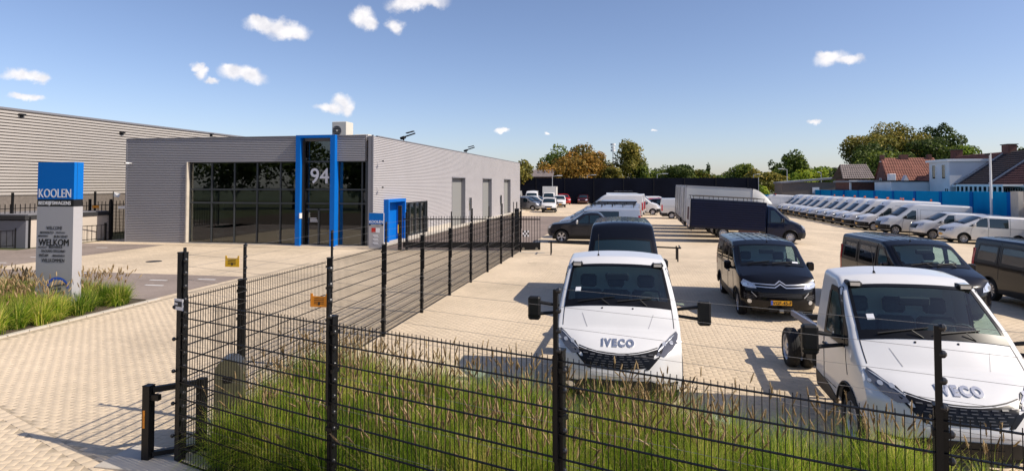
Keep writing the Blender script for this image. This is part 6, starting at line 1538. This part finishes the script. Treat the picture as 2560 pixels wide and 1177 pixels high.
# --- box trucks facing right
bt = Shell(2.35, 1.0, [(0, 1.0), (.34, 1.14), (.95, 1.32), (1.70, 2.0), (1.95, 2.12), (2.35, 2.16)], [(.3, .08), (.5, .0), (.75, .02), (.95, .07), (1.15, .2)], [(1.0, .35)], sill=.32, ra=.43, s0=.34, crown=.06, rsh=.08, belt=1.12, tumble=.84, topz=2.2, nose=.14, bow=.12, ws=(.98, 1.68, .9), round_w=.05)
def box_extra(L, z0, z1, k, luton=False, rails=False, wd=1.05):
    def ex(root, b):
        m = M(); y0, y1 = 2.4, 2.4+L
        m.box(-wd, wd, y0, y1, z0, z1, k, None, .02); bx = m.build('cargo_box', root)
        m = M(); ek = 'navy_paint' if k == 'boxnavy' else 'signgrey'
        for x in (-wd-.012, wd-.028):
            m.box(x, x+.04, y0-.012, y0+.05, z0, z1, ek); m.box(x, x+.04, y1-.05, y1+.012, z0, z1, ek)
            m.box(x, x+.04, y0, y1, z1-.06, z1+.01, ek); m.box(x, x+.04, y0, y1, z0-.01, z0+.05, ek)
        m.box(-wd-.01, wd+.01, y1-.03, y1+.012, z1-.08, z1+.015, ek); m.build('edge_profile', bx)
        if k == 'boxnavy':
            for sg in (1, -1):
                nsl = 11
                for i in range(nsl):
                    zz = z0+.10+i*(z1-z0-.2)/nsl; m = M(); m.box(sg*wd-(.0 if sg > 0 else .035), sg*wd+(.035 if sg > 0 else 0), y0+.06, y1-.06, zz, zz+(z1-z0-.2)/nsl-.04, k, None, .012); m.build('side_board', bx)
        else:
            m = M(); 
            for x in (-wd/2, wd/2): m.box(x-wd/2+.04, x+wd/2-.04, y1+.0, y1+.03, z0+.04, z1-.1, k, None, .01)
            for x in (-.35, .35): m.tube((x, y1+.05, z0+.05), (x, y1+.05, z1-.12), .015, 'stainless', 6)
            m.build('rear_door', bx)
        if k == 'boxnavy':
            m = M(); m.box(-wd+.05, wd-.05, y1, y1+.03, z0, z1-.05, 'boxwhite'); m.box(-.5, .5, y1+.03, y1+.04, z0+.4, z1-.5, 'red_brick'); m.build('rear_door', bx)
        if rails:
            m = M()
            for sg in (1, -1):
                m.tube((sg*(wd-.05), y0+.1, z1+.2), (sg*(wd-.05), y1-.05, z1+.2), .018, 'plastic', 6)
                for i in range(8): s = y0+.15+i*(L-.3)/7; m.tube((sg*(wd-.05), s, z1), (sg*(wd-.05), s, z1+.2), .016, 'plastic', 6)
            for i in range(5): s = y0+.3+i*(L-.6)/4; m.tube((-wd+.05, s, z1+.2), (wd-.05, s, z1+.2), .02, 'plastic', 6)
            m.tube((-wd+.3, y0+.5, z1+.23), (-wd+.3, y1-.3, z1+.23), .03, 'stainless', 6); m.tube((-wd+.6, y0+.5, z1+.23), (-wd+.6, y1-.3, z1+.23), .03, 'stainless', 6)
            m.build('roof_rack', root)
        if luton:
            m = M(); A = [(-wd, y0, z1), (wd, y0, z1), (wd, y0, 2.3), (-wd, y0, 2.3)]; n = 7; V = []; Fc = []
            for i in range(n+1):
                t = i/n; s = y0-1.25*t; zt = lerp(z1, 2.24, t**1.7); w_ = wd*(1-.18*t*t); zb = 2.18
                for q in range(13): a = pi*q/12; V.append((w_*cos(a)*(1 if abs(cos(a)) < .98 else 1), s, zb+(zt-zb)*min(1, sin(a)*2.2) if zt > zb else zb))
            for i in range(n):
                for q in range(12): Fc.append([13*i+q, 13*i+q+1, 13*i+14+q, 13*i+13+q])
            m.add(V, Fc, 'boxwhite', True); m.build('wind_deflector', root)
        m = M(); m.box(-.45, -.35, 2.2, y1, .55, .72, 'chassis'); m.box(.35, .45, 2.2, y1, .55, .72, 'chassis'); m.box(-.95, .95, y1-.15, y1-.05, .42, .58, 'chassis'); m.box(-.9, .9, y1-.3, y1+.05, .5, z0-.02, 'chassis'); m.tube((-.8, y0+L*.55, .35), (.8, y0+L*.55, .35), .07, 'chassis'); m.build('chassis_frame', root)
        for sg in (1, -1):
            m = M(); m.box(sg*.75-.14, sg*.75+.14, y1-.02, y1+.04, .62, .74, 'redlamp'); m.build('tail_light', root)
            m = M(); m.box(sg*(wd-.06)-.02, sg*(wd-.06)+.02, y0+.35, y0+L*.35, .48, .62, 'maroon_paint' if k == 'boxnavy' else 'stainless'); m.build('side_guard', root)
            wheel(root, sg*.88, y0+L*.55, .35, .24, 'steel', sg=sg)
        m = M(); m.box(-.92, .92, 2.33, 2.40, .5, 2.1, 'navy_paint' if k == 'boxnavy' else 'white_paint', None, .02); m.build('cab_rear_wall', root)
    return ex
BTK = dict(cat='truck', side_glass=[('glass', [(1.40, 1.20), (2.1, 1.18), (2.1, 1.88), (1.86, 1.88), (1.50, 1.52)], (1, -1)), ('glass', [(1.12, 1.20), (1.34, 1.21), (1.44, 1.46)], (1, -1), 'quarter_window')], headlights=[(.50, .80), (.54, 1.0), (.70, 1.12), (.86, 1.14), (.88, .95), (.76, .82)],
           grille=[[(-.34, .80), (.34, .80), (.38, 1.0), (-.38, 1.0)]], seams=[[(1.3, .5), (1.3, 1.2)], [(2.2, .45), (2.2, 2.0)]], handles=[(2.1, 1.05)], mirror_at=(1.38, 1.30), rear_bumper=False, wheels=None, style='steel', R=.35)
o = vehicle('box_truck', bt, 'navy_paint', label='dark blue box truck with ribbed sides and roof rack facing right', extra=box_extra(4.35, .62, 2.30, 'boxnavy', rails=True), bumper=(.33, .66, 'plastic'), bumper_side=None, **sel(BTK, lamp_k='lamp')) if False else None
bts = Shell(2.35, 1.0, [(0, 1.0), (.34, 1.14), (.95, 1.32), (1.70, 1.96), (1.95, 2.06), (2.35, 2.1)], bt.lean, [(1.0, .35)], sill=.32, ra=.43, s0=.34, crown=.06, rsh=.08, belt=1.12, tumble=.84, topz=2.15, nose=.14, bow=.12, ws=(.98, 1.68, .9), round_w=.05)
bts.wheels = [(1.0, .35)]
o = vehicle('box_truck', bts, 'navy_paint', label='dark blue box truck with ribbed sides and roof rack facing right', extra=box_extra(4.3, .62, 2.30, 'boxnavy', rails=True), bumper=(.33, .66, 'plastic'), **BTK); place(o, 10.15, 39.4, 90, -.03)
o = vehicle('box_truck', bts, 'white_paint', label='white box truck with a curved wind deflector behind the dark blue one', extra=box_extra(4.15, .75, 3.1, 'boxwhite', luton=True, wd=1.08), bumper=(.33, .66, 'plastic'), **BTK); place(o, 10.0, 42.9, 90, -.03)
wt = vehicle('box_truck', bts, 'white_paint', label='', extra=box_extra(4.4, .80, 3.08, 'boxwhite', wd=1.08), bumper=(.33, .66, 'plastic'), **BTK)
for k, (x, y, a, lab) in enumerate(((10.25, 46.3, 90, 'white box truck third from the front in the right aisle row'), (10.35, 49.6, 90, 'white box truck fourth from the front in the right aisle row'), (10.45, 52.9, 90, 'white box truck farthest back in the right aisle row'), (-12.9, 97, 3, 'white box truck facing forward by the dark screen fence'))):
    o = wt if not k else copy_tree(wt); place(o, x, y, a, 0); tag(o, label=lab, group='white box trucks')
# --- small vans and cars at the back
sm = van_shell(4.3, 1.82, W=.9, hood=1.08, wb=2.7, fo=.85, ws=(.95, 1.65), R=.31, ra=.38, wsb=1.18)
SMG = [('glass', [(1.35, 1.12), (2.15, 1.12), (2.15, 1.62), (1.75, 1.62), (1.45, 1.34)], (1, -1))]
SM = dict(cat='van', side_glass=SMG, headlights=[(.52, .72), (.56, .84), (.80, .95), (.86, .84), (.78, .74)], grille=[[(-.42, .66), (.42, .66), (.46, .8), (-.46, .8)]], mirror_at=(1.35, 1.14), wheels=None, style='cap', R=.31, tw=.19, taillights=(.72, .86, .8, 1.4))
def far(px, py, deg, label, k, shell=sm, spec=SM, **kw):
    p = ray(px, py); t = -CAMH/p.z; P = Vector((0, 0, CAMH))+p*t; o = vehicle('small_van' if spec is SM else 'car', shell, k, label=label, **sel(spec, **kw)); place(o, P.x, P.y, deg); return o
far(1371, 532, 4, 'small white van with yellow plate facing forward left of the yard', 'white_paint', plate=(0, .52), bumper=(.3, .6, 'plastic'))
far(1400, 519, 8, 'small white van with yellow plate behind the first one', 'white_paint', plate=(0, .52), bumper=(.3, .5, 'plastic'))
o = vehicle('small_van', sm, 'grey_paint', label='silver grey small van pointing right at the end of the showroom', **sel(SM, style='alloy5')); place(o, -11.6, 80.4, 75)
o = vehicle('small_van', sm, 'dark_grey_paint', label='dark small van just behind the silver grey one at the showroom end', **SM); place(o, -11.5, 84.0, 75)
o = vehicle('small_van', sm, 'white_paint', label='white small van behind the dark one at the showroom end', **SM); place(o, -11.2, 87.4, 75)
far(1416, 511.5, 20, 'bright red small van standing before the dark screen', 'red_paint')
suv = Shell(4.4, .9, [(0, .85), (.3, .98), (1.2, 1.08), (2.0, 1.55), (2.5, 1.62), (3.8, 1.58), (4.4, 1.45)], [(.3, .1), (.6, 0), (.9, .06)], [(.85, .34), (3.5, .34)], sill=.32, ra=.41, s0=.3, crown=.05, rsh=.07, belt=1.0, tumble=.8, topz=1.65, nose=.14, bow=.12, ws=(1.2, 1.95, .88), round_w=.06, rear_lean=.2)
SU = dict(cat='car', side_glass=[('glass', [(1.6, 1.05), (2.4, 1.05), (2.4, 1.46), (2.1, 1.46)], (1, -1)), ('glass', [(2.5, 1.05), (3.4, 1.05), (3.3, 1.45), (2.5, 1.46)], (1, -1))], headlights=[(.5, .68), (.52, .82), (.8, .86), (.84, .72)], grille=[[(-.4, .62), (.4, .62), (.42, .8), (-.42, .8)]], mirror_at=(1.55, 1.08), wheels=None, style='alloy5', R=.34, tw=.21, taillights=(.7, .84, .8, 1.1))
far(1456, 511, 0, 'dark maroon car facing forward before the dark screen', 'maroon_paint', suv, SU)
far(1596, 513, -12, 'dark blue car parked at the back beyond the middle row', 'navy_paint', suv, SU, plate=(0, .5))
def bed_extra(root, b):
    m = M(); m.box(-.95, .95, 2.3, 4.9, .9, 1.3, 'white_paint', None, .02); m.build('drop_side_bed', root); m = M()
    for x in (-.9, -.3, .3, .9): m.tube((x, 2.4, 1.3), (x, 2.4, 2.35), .03, 'plastic', 6)
    for x in (-.9, .9): m.tube((x, 4.8, 1.3), (x, 4.8, 2.35), .03, 'plastic', 6); m.tube((x, 2.4, 2.35), (x, 4.8, 2.35), .03, 'plastic', 6)
    for s in (2.4, 3.2, 4.0, 4.8): m.tube((-.9, s, 2.35), (.9, s, 2.35), .04, 'stainless', 6)
    m.build('ladder_rack', root); m = M(); m.box(-.4, .4, 2.2, 4.8, .5, .7, 'chassis'); m.build('chassis_frame', root)
    for sg in (1, -1): wheel(root, sg*.85, 4.0, .33, .22, 'steel', sg=sg)
cab2 = Shell(2.2, .95, [(0, .95), (.3, 1.08), (.9, 1.25), (1.55, 1.85), (1.9, 1.93), (2.2, 1.93)], [(.3, .08), (.6, .0), (.9, .06)], [(.9, .33)], sill=.32, ra=.4, s0=.3, crown=.05, rsh=.07, belt=1.05, tumble=.85, topz=1.95, nose=.12, bow=.1, ws=(.92, 1.55, .9), round_w=.05)
p = ray(1506, 514); P = Vector((0, 0, CAMH))+p*(-CAMH/p.z); o = vehicle('flatbed_truck', cab2, 'white_paint', label='white drop side truck with a black ladder rack before the dark screen', extra=bed_extra, **sel(BTK, seams=(), handles=[], side_glass=[('glass', [(1.35, 1.15), (1.95, 1.15), (1.95, 1.72), (1.75, 1.72)], (1, -1))])); place(o, P.x, P.y-1.5, -70)
# right aisle row, rears towards the aisle
svr = van_shell(5.2, 2.1, W=.98, hood=1.15, wb=3.2, fo=.95, ws=(.98, 1.75))
o = vehicle('silver_van', svr, 'pale_silver_paint', label='small silver van with its rear to the aisle beyond the white box trucks', cat='van', side_glass=[VG[0]], taillights=(.85, .96, .8, 1.4), seams=[[(3.0, .6), (3.0, 1.8)], [(3.0, 1.25), (5.0, 1.25)]], bumper_side=(.31, .60, 'plastic'), wheels=None, style='steel', R=.33); place(o, 8.2, 64.6, 90, 0)
o = vehicle('car', suv, 'black_paint', label='black car with its rear to the aisle in the far right row', **SU); place(o, 6.6, 80.6, 90)
o = vehicle('car', suv, 'red_paint', label='dark red car with its rear to the aisle in the far right row', **SU); place(o, 6.4, 84.2, 90)
o = vehicle('small_van', sm, 'white_paint', label='white small van farthest away in the far right row', **SM); place(o, 5.9, 88.5, 90)
o = vehicle('ambulance_van', spr, 'white_paint', label='white van with blue stripe and red roof lights behind the white box truck', extra=lambda root, b: [M().box(-.9, .9, 2.9, 3.1, 2.58, 2.7, 'redlamp').build('light_bar', root), (lambda g: (ps(g, b, -1, [(2.6, 1.3), (5.6, 1.3), (5.6, 1.9), (2.6, 1.9)], 'plateblue'), g.build('blue_stripe', root)))(M())], **SPK); place(o, 16.8, 92, -95)
print('script done', len(bpy.data.objects))
